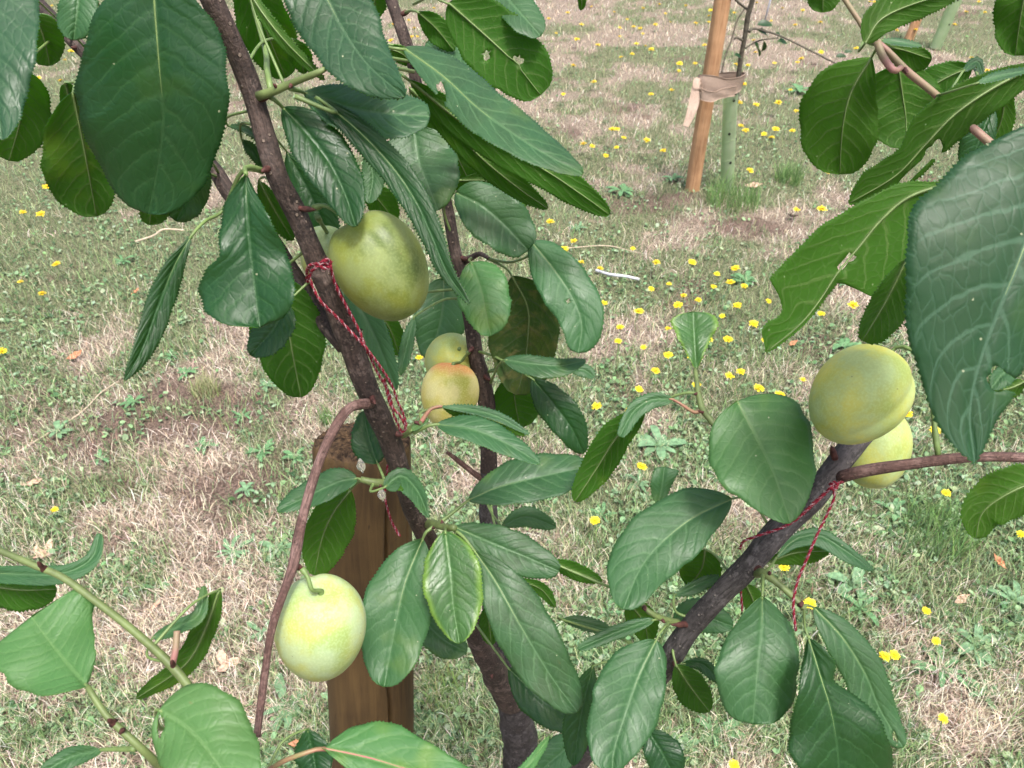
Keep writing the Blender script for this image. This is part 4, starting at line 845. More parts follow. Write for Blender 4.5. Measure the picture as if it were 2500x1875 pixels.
band([(1706, 196, 3.18, 9), (1698, 215, 3.16, 9), (1696, 240, 3.16, 12), (1692, 262, 3.16, 12), (1684, 285, 3.16, 10), (1674, 308, 3.16, 7)], 'v', 'loose_end', tie, n=40)
band([(1707, 190, 3.19, 7), (1700, 200, 3.155, 8), (1703, 218, 3.15, 8), (1712, 222, 3.17, 6)], 'v', 'knot', tie, n=24)

# ------------------------------------------------------------ ground
def fbm(x, y, scale, seed, octv=4):
    g = np.random.RandomState(seed); tot = 0; amp = 1; s = 0
    for o in range(octv):
        n = 64; T = g.rand(n, n); X = x * scale * 2 ** o + 17.3 * o + 100; Y = y * scale * 2 ** o + 9.1 * o + 100
        xi = np.floor(X).astype(int); yi = np.floor(Y).astype(int); fx = X - xi; fy = Y - yi; fx = fx * fx * (3 - 2 * fx); fy = fy * fy * (3 - 2 * fy)
        a = T[xi % n, yi % n]; b = T[(xi + 1) % n, yi % n]; c = T[xi % n, (yi + 1) % n]; d = T[(xi + 1) % n, (yi + 1) % n]
        tot = tot + amp * ((a * (1 - fx) + b * fx) * (1 - fy) + (c * (1 - fx) + d * fx) * fy); s += amp; amp *= .55
    return tot / s
# patches seen on the ground: (px, py, radius along x in m, radius along y in m, value)
def patchsum(x, y, L):
    s = np.zeros_like(x)
    for (px, py, rx, ry, v) in L:
        c = G(px, py); s += v * np.exp(-(((x - c[0]) / rx) ** 2 + ((y - c[1]) / ry) ** 2))
    return s
GREEN = [(120, 420, .9, .8, .5), (150, 640, .6, .4, .45), (500, 600, .4, .4, .4), (0, 300, .9, .8, .2), (1500, 200, .7, .8, .1), (1480, 420, .5, .3, .22), (1850, 470, .35, .3, .3), (1950, 330, .5, .4, .15), (1750, 780, .45, .3, .28), (1500, 900, .3, .25, .12),
         (2300, 1300, .3, .22, .35), (2450, 1350, .25, .2, .25), (2300, 1620, .2, .12, .22), (1450, 1500, .2, .15, .1), (1150, 1700, .12, .12, .25), (1650, 1700, .2, .12, .12), (1600, 1050, .2, .2, .15), (1900, 1100, .3, .2, .12), (2200, 700, .4, .3, .1), (1400, 1200, .15, .15, .1),
         (300, 1050, .3, .2, -.35), (700, 980, .25, .2, -.25), (250, 1250, .3, .2, -.3), (100, 1600, .35, .3, -.5), (600, 1500, .3, .3, -.35), (1350, 40, .8, 1.2, -.28), (2000, 150, .6, .5, -.18), (1250, 1450, .2, .15, -.2), (1320, 780, .3, .3, -.15), (1650, 580, .4, .25, -.12), (2350, 150, .8, .5, -.3), (2330, 1450, .1, .08, -.25), (2330, 1750, .25, .1, -.35), (1750, 1250, .25, .15, -.2), (900, 300, .8, .6, .1)]
SOIL = [(420, 1010, .28, .14, .45), (120, 1110, .22, .10, .4), (300, 1180, .35, .07, .35), (620, 860, .12, .1, .3), (900, 1180, .1, .08, .3), (1560, 500, .35, .12, .5), (1750, 545, .3, .1, .45), (1960, 560, .35, .12, .55), (1640, 470, .2, .1, .4), (250, 900, .25, .12, .25), (350, 1060, .2, .1, .35), (520, 960, .25, .12, .35), (150, 1250, .3, .12, .45), (550, 1180, .2, .1, .35), (250, 1340, .1, .08, .3), (1000, 1250, .15, .1, .2), (2230, 1680, .15, .03, .3), (640, 1750, .15, .08, .3), (350, 1200, .3, .1, .3)]
def field_green(x, y): return np.clip((fbm(x, y, 2.2, 1) - .5) * 2.0 + (fbm(x, y, 9, 2) - .5) * 1.5 + .56 + np.clip((y - 1.45) * .28, -.26, .13) + patchsum(x, y, GREEN), 0, 1)
def field_soil(x, y): return np.clip((fbm(x, y, 2.8, 5) - .60) * 2.2 + (fbm(x, y, 14, 6) - .5) * .8 + patchsum(x, y, SOIL), 0, 1)
def relief(x, y): return (fbm(x, y, 1.3, 8, 3) - .5) * .03 + (fbm(x, y, 11, 9, 3) - .5) * .014
def ground_mat():
    k = NT('ground_thatch'); tc = k.n('ShaderNodeTexCoord').outputs['Object']
    at = k.n('ShaderNodeAttribute', attribute_name='field'); sx = k.n('ShaderNodeSeparateColor'); k.set(sx.inputs[0], at.outputs['Color'])
    n1 = k.noise(tc, 130, 5, .7).outputs['Fac']; n2 = k.noise(tc, 22, 5, .65).outputs['Fac']; n3 = k.noise(tc, 420, 3).outputs['Fac']
    straw = k.mix(k.ramp(n1, .35, .66), (.06, .044, .034), (.38, .31, .24)); soil = k.mix(k.ramp(n1, .3, .7), (.045, .031, .025), (.21, .15, .12))
    gr = k.mix(k.ramp(n1, .35, .65), (.035, .050, .02), (.17, .19, .10))
    c = k.mix(k.ramp(k.math('ADD', sx.outputs[0], k.math('MULTIPLY', k.math('SUBTRACT', n2, .5), .6)), .35, .75, 0, .8), straw, gr)
    c = k.mix(k.ramp(k.math('ADD', sx.outputs[1], k.math('MULTIPLY', k.math('SUBTRACT', n2, .5), .7)), .15, .55, 0, .9), c, soil)
    h = k.math('ADD', n1, k.math('MULTIPLY', n3, .5))
    return k.fin(k.pbr(c, .95, k.bump(h, 1.0, .008), .1))
M['ground'] = ground_mat()
nx, ny = 420, 460
gx = np.sinh(np.linspace(-1, 1, nx) * 3.4) / math.sinh(3.4) * 60; gy = np.sinh(np.linspace(-1, 1, ny) * 3.4) / math.sinh(3.4) * 60 + 2.5
GX, GY = np.meshgrid(gx, gy, indexing='ij'); fade = np.clip(1.5 - np.hypot(GX, GY - 2.5) / 12, 0, 1)
GZ = relief(GX, GY) * fade - .004
V = np.stack([GX, GY, GZ], -1).reshape(-1, 3); idx = np.arange(nx * ny).reshape(nx, ny)
Q = np.stack([idx[:-1, :-1], idx[1:, :-1], idx[1:, 1:], idx[:-1, 1:]], -1).reshape(-1, 4)
def fast_mesh(name, V, Q, mats, nper, attrs=None, fm=None, smooth=False):
    me = bpy.data.meshes.new(name); me.vertices.add(len(V)); me.vertices.foreach_set('co', np.asarray(V, np.float32).ravel())
    n = len(Q); me.loops.add(n * nper); me.loops.foreach_set('vertex_index', np.asarray(Q, np.int32).ravel())
    me.polygons.add(n); me.polygons.foreach_set('loop_start', np.arange(0, n * nper, nper, dtype=np.int32))
    me.update(calc_edges=True)
    for m in mats: me.materials.append(m)
    if fm is not None: me.polygons.foreach_set('material_index', np.asarray(fm, np.int32))
    if smooth: me.polygons.foreach_set('use_smooth', np.ones(n, bool))
    for k, a in (attrs or {}).items():
        at = me.color_attributes.new(k, 'FLOAT_COLOR', 'POINT'); c = np.ones((len(V), 4), np.float32); c[:, :a.shape[1]] = a; at.data.foreach_set('color', c.ravel())
    me.validate(); return me
fld = np.stack([field_green(GX, GY).ravel(), field_soil(GX, GY).ravel(), np.zeros(nx * ny)], 1)
gr_o = link('ground', fast_mesh('ground', V, Q, [M['ground']], 4, {'field': fld}, smooth=True)); tag(gr_o, kind='structure')

def blade_mat(name, transl=.3, rough=.6):
    k = NT(name); at = k.n('ShaderNodeAttribute', attribute_name='col').outputs['Color']
    pb = k.pbr(at, rough, None, .25); tr = k.n('ShaderNodeBsdfTranslucent'); k.set(tr.inputs[0], at)
    m = k.n('ShaderNodeMixShader'); m.inputs[0].default_value = transl; k.t.links.new(pb, m.inputs[1]); k.t.links.new(tr.outputs[0], m.inputs[2]); return k.fin(m.outputs[0])
M['blade'] = blade_mat('grass_blades')
def scatter(n, seed, x0=-500, x1=3000, y0=-190, y1=2500):
    """random ground points, denser near the viewer, thinner far out"""
    g = np.random.RandomState(seed); x = g.uniform(x0, x1, n); y = g.uniform(y0, y1, n); w = G(x, y); return w[:, 0], w[:, 1], gz(y)
def blades(name, X, Y, D, length, width, lean, cols, seed, curve=.6, lift=0.0, minpx=.42):
    g = np.random.RandomState(seed); n = len(X); az = g.rand(n) * 6.283
    Lh = length * (.5 + g.rand(n)); w = np.maximum(width * (.6 + .8 * g.rand(n)), minpx * D / 745.0)
    le = lean * (.4 + .9 * g.rand(n))      # 0 upright .. 1.5 lying
    d = np.stack([np.cos(az), np.sin(az)], 1); az2 = az + 1.57 + g.randn(n) * .6; s = np.stack([np.cos(az2), np.sin(az2)], 1)
    bend = g.randn(n) * .5; base = np.stack([X, Y, relief(X, Y) - .003 + lift * g.rand(n)], 1); V = np.zeros((n, 7, 3))
    hx = np.zeros(n); hz = np.zeros(n); cur = base.copy()
    for i in range(4):
        a = np.clip(le * (.45 + curve * i / 1.6), 0, 1.62); wi = w * (1, .9, .65, 0)[i] * .5
        ss = np.concatenate([s * wi[:, None], np.zeros((n, 1))], 1)
        if i < 3: V[:, i * 2] = cur - ss; V[:, i * 2 + 1] = cur + ss
        else: V[:, 6] = cur
        st = Lh / 3; dd = d + s * (bend * i * .35)[:, None]; dd /= np.linalg.norm(dd, axis=1)[:, None]
        cur = cur + np.concatenate([dd * (np.sin(a) * st)[:, None], (np.cos(a) * st)[:, None]], 1)
        cur[:, 2] = np.maximum(cur[:, 2], base[:, 2] + .001)
    b = (np.arange(n) * 7)[:, None]
    tri = np.concatenate([b + np.array([[0, 1, 3]]), b + np.array([[0, 3, 2]]), b + np.array([[2, 3, 5]]), b + np.array([[2, 5, 4]]), b + np.array([[4, 5, 6]])], 1).reshape(-1, 3)
    me = fast_mesh(name, V.reshape(-1, 3), tri, [M['blade']], 3, {'col': np.repeat(cols, 7, 0)}); return link(name, me)
def palette(n, seed, cl, var=.25):
    g = np.random.RandomState(seed); c = np.array(cl)[g.randint(0, len(cl), n)]; return c * (1 - var + 2 * var * g.rand(n, 1)) * (1 + .06 * g.randn(n, 3))
# dry straw, mostly lying
X, Y, D = scatter(330000, 21); fg = field_green(X, Y); fs = field_soil(X, Y); r = RS.rand(len(X)); m = (r < (1.05 - 1.05 * fg - .8 * fs)); X, Y, D = X[m], Y[m], D[m]
o = blades('dry_grass', X, Y, D, .036, .0013, 1.2, palette(len(X), 1, [(.66, .56, .43), (.78, .70, .55), (.50, .41, .30), (.70, .60, .48), (.28, .21, .15), (.84, .78, .66)]), 2, .5, .006); tag(o, kind='stuff')
# green grass
X, Y, D = scatter(330000, 22); fg = field_green(X, Y); fs = field_soil(X, Y); r = RS.rand(len(X)); m = r < np.clip(fg * 2.4 - .42 - fs * .5, .05, 1); X, Y, D = X[m], Y[m], D[m]
o = blades('green_grass', X, Y, D, .036, .0017, .9, palette(len(X), 3, [(.20, .30, .12), (.28, .39, .17), (.13, .21, .08), (.32, .41, .21), (.46, .48, .29), (.20, .30, .17), (.06, .11, .04)]), 5, .6); tag(o, kind='stuff')
# small broad-leaved ground cover
def cover(name, X, Y, D, size, cols, seed, hh=.012):
    g = np.random.RandomState(seed); n = len(X); az = g.rand(n) * 6.283; L = np.maximum(size * (.5 + g.rand(n)), 0.9 * D / 745); wd = L * (.22 + .2 * g.rand(n))
    d = np.stack([np.cos(az), np.sin(az), .15 + .5 * g.rand(n)], 1); s = np.stack([-np.sin(az), np.cos(az), .3 * g.randn(n)], 1)
    b = np.stack([X, Y, relief(X, Y) + hh * g.rand(n)], 1); V = np.zeros((n, 6, 3))
    V[:, 0] = b; V[:, 1] = b + d * (L * .4)[:, None] + s * wd[:, None]; V[:, 2] = b + d * (L * .8)[:, None] * [1, 1, .8] + s * (wd * .8)[:, None]; V[:, 3] = b + d * L[:, None] * [1, 1, .6]
    V[:, 4] = b + d * (L * .8)[:, None] * [1, 1, .8] - s * (wd * .8)[:, None]; V[:, 5] = b + d * (L * .4)[:, None] - s * wd[:, None]
    bb = (np.arange(n) * 6)[:, None]; q = np.concatenate([bb + np.array([[0, 1, 2, 3]]), bb + np.array([[0, 3, 4, 5]])], 1).reshape(-1, 4)
    return link(name, fast_mesh(name, V.reshape(-1, 3), q, [M['blade']], 4, {'col': np.repeat(cols, 6, 0)}))
X, Y, D = scatter(150000, 24); fg = field_green(X, Y); r = RS.rand(len(X)); m = r < np.clip(fg * 1.5 - .45, .04, .8) * np.clip((fbm(X, Y, 6, 44) - .35) * 4, .08, 1); X, Y, D = X[m], Y[m], D[m]
o = cover('ground_cover', X, Y, D, .014, palette(len(X), 7, [(.16, .27, .12), (.22, .34, .18), (.10, .18, .08), (.29, .38, .23), (.05, .10, .04)]), 8); tag(o, kind='stuff')
# bits of broken straw and dark litter on the soil
X, Y, D = scatter(60000, 26); fs = field_soil(X, Y); m = RS.rand(len(X)) < .12 + fs * .8; X, Y, D = X[m], Y[m], D[m]
o = blades('straw_litter', X, Y, D, .03, .0018, 1.6, palette(len(X), 9, [(.12, .07, .05), (.20, .13, .10), (.50, .38, .30), (.30, .19, .15), (.08, .05, .04)]), 12, .1, .004); tag(o, kind='stuff')

# tufts, rosettes, flowers, fallen leaves
def tuft(px, py, label, n=220, rad=.06, length=.10, cols=None, seed=0):
    g = np.random.RandomState(seed); c = G(px, py); a = g.rand(n) * 6.283; r_ = rad * np.sqrt(g.rand(n)) ; X = c[0] + r_ * np.cos(a); Y = c[1] + r_ * np.sin(a)
    o = blades('grass_tuft', X, Y, np.full(n, gz(py)), length, .002, .55, palette(n, seed, cols or [(.15, .27, .08), (.20, .32, .11), (.12, .22, .08)]), seed + 1, .7)
    tag(o, label, 'grass tuft', 'taller tufts of grass'); return o
tuft(1790, 500, 'tall bright green grass tuft at the foot of the green guard tube', 420, .13, .12, seed=3)
tuft(1925, 440, 'dense blue-green grass tuft to the right of the green guard tube', 260, .07, .09, seed=5)
tuft(690, 500, 'grass tuft in the lawn behind the main branch', 200, .08, .07, seed=6)
tuft(505, 960, 'pale yellow-green grass tuft on bare soil below the hanging narrow leaf', 260, .045, .06, [(.34, .36, .18), (.26, .32, .13), (.42, .38, .24)], seed=8)
tuft(800, 1025, 'small green tuft to the left of the post top', 120, .03, .05, seed=11)
tuft(2290, 1310, 'long fresh green grass tuft between the right branch and the right edge', 420, .09, .08, seed=13)
tuft(1080, 1690, 'short green tuft between the post and the trunk', 220, .05, .05, [(.2, .3, .09), (.3, .34, .15)], seed=15)
M['weed'] = simple('weed_leaf', (.085, .18, .075), .6, .3, 90, .25, .4, .001)
M['weed_pale'] = simple('weed_leaf_pale', (.11, .20, .10), .6, .3, 90, .25, .4, .001)
def rosette(px, py, rad, n, label, seed, pale=False, narrow=.2, up=.6):
    g = np.random.RandomState(seed); c = G(px, py); c[2] = float(relief(np.array([c[0]]), np.array([c[1]]))[0]) + .002
    root = bpy.data.objects.new('weed', None); COL.objects.link(root); root.location = Vector(c); root['_w'] = list(map(float, c)); root.empty_display_size = .02
    tag(root, label, 'weed', 'leafy weeds in the lawn')
    for i in range(n):
        a = i * 2.4 + g.rand() * .5; L = rad * (.55 + .5 * g.rand()); m_ = 13; t = np.linspace(0, 1, m_); w = prof(t, .9, .45) * L * narrow * (.8 + .4 * g.rand())
        w = w * (1 + (.35 * (np.arange(m_) % 2) - .17) * (.3 if pale else 1)); w[0] = L * .02
        el = up * (.3 + 1.2 * g.rand()); d = np.array([math.cos(a), math.sin(a)]); s = np.array([-d[1], d[0], 0.]) ; h = L * (t * el - t ** 2 * el * .75)
        C = np.stack([d[0] * t * L, d[1] * t * L, h + .002], 1) + s * (np.sin(t * 3) * L * .06 * g.randn())[:, None]
        V = np.concatenate([C - s * w[:, None] + np.stack([0 * w, 0 * w, w * .35], 1), C, C + s * w[:, None] + np.stack([0 * w, 0 * w, w * .35], 1)]) + c
        Fs = []
        for j in range(m_ - 1): Fs += [(j, j + m_, j + m_ + 1, j + 1), (j + m_, j + 2 * m_, j + 2 * m_ + 1, j + m_ + 1)]
        V2 = V - np.array([0, 0, .0005]); K = len(V); Fs = [f[::-1] for f in Fs] + [tuple(q + K for q in f) for f in Fs]
        vec_obj('leaf', np.vstack([V, V2]), Fs, [M['weed_pale'] if pale else M['weed']], root)
ros = [(416, 872, .07, 12, 'spiky green weed rosette on the bare soil, just right of the hanging narrow leaf', 0), (455, 912, .05, 9, 'small star-shaped weed just below and right of the spiky rosette', 0),
       (650, 945, .045, 8, 'weed rosette below the leaf with the brown-edged spot', 1), (640, 1105, .06, 11, 'narrow-leaved weed left of the post top', 0), (720, 1120, .05, 9, 'weed rosette half hidden by the drooping twig', 0),
       (568, 1352, .07, 12, 'broad grey-green weed rosette left of the drooping twig', 1), (680, 1345, .06, 8, 'flat weed rosette right beside the drooping twig', 1), (150, 1062, .05, 8, 'grey-green weed by the long straw at left', 1),
       (700, 1725, .085, 9, 'wide-leaved weed rosette at the bottom, left of the post', 1), (640, 1545, .05, 6, 'weed between the drooping twig and the curved green shoot', 1), (385, 1440, .05, 6, 'low weed above the green shoot at lower left', 0),
       (1187, 1800, .035, 6, 'tiny bright seedling with round leaves beside the trunk base', 1), (1070, 1765, .03, 5, 'tiny seedling between post and trunk', 1), (1075, 1190, .03, 6, 'small pale star weed between the post and the trunk', 1),
       (1610, 1090, .09, 14, 'feathery light green weed above the notched small leaf', 1), (1470, 1260, .05, 7, 'weed left of the large oval leaf', 0), (1560, 1180, .05, 7, 'low weed between the twisted leaf and the notched leaf', 1),
       (2080, 1430, .07, 7, 'toothed dandelion rosette right of the hanging yarn end', 1), (2100, 1490, .07, 8, 'dark dandelion rosette below the toothed one', 0), (2380, 1580, .08, 8, 'large flat weed with long stems at lower right', 1),
       (2290, 1640, .07, 12, 'leafy green weed clump at lower right, left of the long-stemmed one', 0), (2470, 1470, .07, 12, 'grey feathery weed at the right edge', 1), (1950, 225, .16, 10, 'broad-leaved dock plant right of the strap', 0),
       (1520, 470, .14, 12, 'low leafy weed left of the orange stake', 0), (1640, 440, .10, 10, 'leafy weed touching the foot of the orange stake', 0), (2050, 690, .10, 12, 'green weed framed by the gnawed leaf', 0), (2060, 850, .10, 12, 'dark leafy weed just above the golden plum', 0),
       (1820, 690, .12, 10, 'weed among the yellow flowers right of centre', 0), (1410, 560, .09, 9, 'broad leafed weed right of the cupped leaf', 1), (2240, 1060, .06, 8, 'pale weed beneath the big right leaf', 1), (1480, 1500, .05, 7, 'weed under the inner spur of the right branch', 0), (1740, 1790, .07, 8, 'dark weed at the bottom between the two oval leaves', 0), (1670, 1830, .05, 7, 'small weed at the very bottom right of the smooth oval leaf', 1), (500, 1090, .05, 9, 'small green weed in the straw left of the post top, above the grey-green rosette', 0), (330, 985, .05, 8, 'low weed on the bare soil, end of the long straw', 0), (590, 1020, .045, 9, 'tufted weed right of the pale yellow-green grass tuft', 0),
       (250, 1130, .045, 7, 'small weed just above and right of the lone left flower', 0), (600, 1200, .04, 7, 'seedling weed on dark soil left of the drooping twig', 1), (300, 640, .10, 9, 'leafy weed in the green lawn left of the narrow hanging leaf', 0), (1330, 1000, .05, 8, 'small weed between the narrow dark leaf and the twisted leaf', 0),
       (2180, 1250, .06, 9, 'weed below the thin reddish branch', 0), (2400, 1700, .05, 7, 'small weed at the far lower right', 0), (1150, 1560, .04, 6, 'weed seen in the gap above the trunk fork', 1)]
for i, (x, y, r_, n, lb, pl) in enumerate(ros): rosette(x, y, r_ * (.6 if y < 900 else .9), n, lb, 100 + i, bool(pl), .10 + .09 * ((i * 7) % 5) / 5)

M['petal'] = simple('petal_yellow', (0.72, 0.558, 0.018), .6, .3, 200, .15); M['petal_c'] = simple('petal_centre', (0.648, 0.378, 0.009), .7, .3, 400, .3); M['stem'] = simple('flower_stem', (0.153, 0.216, 0.081), .6, .3, 80, .2)
FL = {}
def head_mesh(seed):
    g = np.random.RandomState(seed); V = []; Fs = []; fm = []
    for ring, (n, R, z0, el) in enumerate(((17, .0175, .0, .08), (15, .014, .001, .22), (11, .009, .002, .45))):
        for i in range(n):
            a = i / n * 6.283 + g.rand() * .25 + ring * .2; L = R * (.85 + .3 * g.rand()); e = el + .15 * g.randn(); w = .0026 * (1 - .15 * ring)
            d = np.array([math.cos(a) * math.cos(e), math.sin(a) * math.cos(e), math.sin(e)]); s = np.array([-math.sin(a), math.cos(a), 0]); b = len(V)
            p0 = np.array([0, 0, z0]) + d * .001
            for (t, ww) in ((.0, .35), (.55, .95), (1.0, .8)): V += [p0 + d * L * t - s * w * ww, p0 + d * L * t + s * w * ww]
            Fs += [(b, b + 1, b + 3, b + 2), (b + 2, b + 3, b + 5, b + 4)]; fm += [0 if ring < 2 else 1] * 2
    t, f, u = tube(np.array([[0, 0, -.009], [0, 0, -.005], [0, 0, -.001], [0, 0, .001]]), np.array([.002, .0042, .0045, .002]), 10, True)
    b = len(V); V += list(t); Fs += [tuple(i + b for i in q) for q in f]; fm += [2] * len(f)
    return np.array(V), Fs, fm
heads = [mesh('flower_head', *head_mesh(s)[:2], [M['petal'], M['petal_c'], M['stem']], head_mesh(s)[2]) for s in range(4)]
def stem_mesh(h, seed):
    g = np.random.RandomState(seed); c = np.array([[g.randn() * .012, g.randn() * .012, 0], [g.randn() * .004, g.randn() * .004, h * .5], [0, 0, h - .007]]); v, f, u = tube(spline(c, 10), .0011, 6, True); return v, f
fl = [(1507,315),(1523,336),(1505,360),(1580,342),(1619,368),(1659,155),(1697,155),(1658,173),(1543,132),(1516,139),(1576,112),(1569,82),(1554,107),(1547,65),(1563,69),(1531,47),(1514,68),(1610,11),(1625,33),(1675,14),(1699,57),(1731,54),(1735,25),(1731,39),(1793,32),(1637,54),(1815,206),(1806,250),(1846,256),(1809,307),(1820,318),(1865,327),(1883,336),(1894,315),(1934,319),(1831,416),(1945,512),(2006,510),(2024,419),(1944,271),(1891,154),(1947,152),(1956,143),(2005,127),(2090,118),(1883,51),(1941,61),(2003,54),(1844,128),(1840,98),(1826,159),(1797,157),(1847,7),(1513,89),
(925,38),(998,49),(954,99),(1005,90),(1019,89),(1099,45),(1012,69),(1077,43),(1386,31),(1358,81),(1408,96),(1424,351),(1446,357),(1479,380),(1495,316),(1343,541),(1401,588),(1444,16),(1379,607),(1023,873),(1457,992),(1426,1082),
(1545,607),(1633,693),(1669,721),(1705,732),(1750,669),(1783,689),(1817,698),(1876,735),(1514,799),(1509,833),(1571,848),(1631,802),(1631,867),(1778,828),(1763,772),(1808,907),(1782,918),(1901,963),(1853,947),(1535,1002),(2283,1051),(2310,1203),(1960,927),(2083,744),(2005,766),(1907,963),(2215,1010),
(2493,1304),(1914,1385),(1978,1474),(2184,1599),(2160,1602),(2285,1565),(2262,1491),(2303,1754),(1792,1868),(1452,1271),(1567,1139),(56,518),(99,522),(137,645),(50,688),(103,716),(2,858),(133,1244),(174,125),(159,146),(148,197),(116,456),(94,190),(127,14),
(2135,5),(2150,7),(2124,4),(2117,37),(2225,76),(2236,72),(2359,29),(2405,30),(2372,142),(2410,172),(2292,81),(2189,74),(2390,4),(2341,427),(2209,473),(2146,407),(1603,640),(1655,745),(1698,792),(1731,828),(1840,790),(1690,870),(1560,760),(1590,705),(1800,745),(1742,700),(1868,830),(1475,740),(1600,905),(1700,940),(1560,950),(1290,700),(1465,655),(1420,640),(1690,640),(1795,655),(1590,120),(1640,220),(1590,230),(1450,200),(1400,160),(1375,230),(1930,220),(1985,250),(1900,250),(1460,110),(1420,60),(1340,45),(1570,20),(1500,30),(1910,20),(1960,25),(1040,120),(960,60),(1060,20),(2240,40),(2330,60),(2440,210),(1720,110),(1600,60)]
ZN = [(lambda x, y: y > 1200 and x < 500, 'alone on the dry soil above the lower-left green shoot'), (lambda x, y: y > 1800, 'cut by the bottom edge'),
      (lambda x, y: y > 1200 and x < 1600, 'in dry grass left of the large oval leaf'), (lambda x, y: y > 1200 and x < 1950, 'peeping out under the right branch'),
      (lambda x, y: y > 1200 and x < 2050, 'touching the hanging red yarn end'), (lambda x, y: y > 1200 and x > 2450, 'at the right edge beside long fresh grass'),
      (lambda x, y: y > 1200, 'in the dry grass at lower right'), (lambda x, y: x < 300 and y < 300, 'between the hanging leaves at upper left'),
      (lambda x, y: x < 300, 'in the green lawn at the left edge'), (lambda x, y: x < 1150 and y < 300, 'behind the top of the upright branch'),
      (lambda x, y: x < 1150, 'left of the small dull green plum'), (lambda x, y: y < 110 and x < 1500, 'in the pale dry patch far back'),
      (lambda x, y: y < 75 and x < 1770, 'in the farthest rows left of the orange stake'), (lambda x, y: y < 180 and x < 1770, 'left of the stake, level with the strap'),
      (lambda x, y: y < 110 and x < 2110, 'far back right of the thin young tree'), (lambda x, y: y < 180 and x < 2110, 'under the long side branch of the young tree'),
      (lambda x, y: y < 50, 'along the top edge at upper right'), (lambda x, y: y < 200, 'seen among the upper right leaves'),
      (lambda x, y: y < 440 and x < 1660, 'in the row left of the orange stake'), (lambda x, y: y < 300 and x < 2000, 'right of the hessian strap'),
      (lambda x, y: y < 440 and x < 2000, 'right of the green guard tube'), (lambda x, y: y < 480, 'showing between the upper right leaves'),
      (lambda x, y: y < 520 and x > 1900, 'near the dark crumpled leaf'), (lambda x, y: y < 620, 'in short grass around the frayed leaf tip'),
      (lambda x, y: x < 1480, 'low in the grass beside the central leaves'), (lambda x, y: x < 1700 and y < 740, 'just left of and above the young folded leaf'),
      (lambda x, y: x < 1900 and y < 740, 'just right of and above the young folded leaf'), (lambda x, y: x < 1700, 'beside and left of the young folded leaf'),
      (lambda x, y: x < 1930, 'above the broad round pale leaf'), (lambda x, y: True, 'near the golden plum under the large right leaves')]
zi = [next(i for i, z_ in enumerate(ZN) if z_[0](x, y)) for (x, y) in fl]
ORD = ['', 'second', 'third', 'fourth', 'fifth', 'sixth', 'seventh', 'eighth', 'ninth', 'tenth', 'eleventh', 'twelfth', 'thirteenth', 'fourteenth', 'fifteenth', 'sixteenth', 'seventeenth', 'eighteenth', 'nineteenth', 'twentieth', 'twenty-first', 'twenty-second', 'twenty-third', 'twenty-fourth']
NUM = ['', 'one', 'two', 'three', 'four', 'five', 'six', 'seven', 'eight', 'nine', 'ten', 'eleven', 'twelve', 'thirteen', 'fourteen', 'fifteen']
ZLAB = {}
for q in set(zi):
    m_ = sorted([i for i in range(len(fl)) if zi[i] == q], key=lambda i: fl[i][0])
    for r_, i in enumerate(m_):
        ph_ = ZN[q][1]
        if len(m_) == 1: ZLAB[i] = 'yellow flower ' + ph_
        elif r_ == 0: ZLAB[i] = 'leftmost yellow flower ' + ph_
        elif r_ == len(m_) - 1: ZLAB[i] = 'rightmost yellow flower ' + ph_
        else: ZLAB[i] = ORD[r_] + ' flower from left ' + ph_
for i, (x, y) in enumerate(fl):
    g = np.random.RandomState(i + 50); hgt = .05 + .06 * g.rand(); w = G(x, y, hgt); sc = (.55 + .42 * g.rand()) * (.78 if y > 1200 else 1)
    gz0 = float(relief(np.array([w[0]]), np.array([w[1]]))[0]); base = Vector((w[0], w[1], gz0)); big = y > 560
    sv, sf = stem_mesh(hgt - gz0, i)
    tilt = (g.randn() * .12, g.randn() * .12, g.rand() * 6.28)
    if big:
        root = bpy.data.objects.new('yellow_flower', None); COL.objects.link(root); root.location = base; root.empty_display_size = .01
        h = link('flower_head', heads[i % 4], root); h.location = (0, 0, hgt - gz0); h.rotation_euler = tilt; h.scale = (sc,) * 3
        link('stem', mesh('stem', sv, sf, [M['stem']]), root)
    else:
        from mathutils import Euler
        sc *= 1.3; R = np.array(Euler(tilt).to_matrix()); hv, hf, hm = head_mesh(i % 4); sc2 = sc * 1.0
        V, Fs, fm = join([(hv @ R.T * sc2 + [0, 0, hgt - gz0], hf, 0), (sv, sf, 2)]); fm = list(hm) + [2] * len(sf)
        root = link('yellow_flower', mesh('yellow_flower', V, Fs, [M['petal'], M['petal_c'], M['stem']], fm), None, base)
    tag(root, ZLAB[i], 'flower', 'yellow flowers scattered in the lawn')

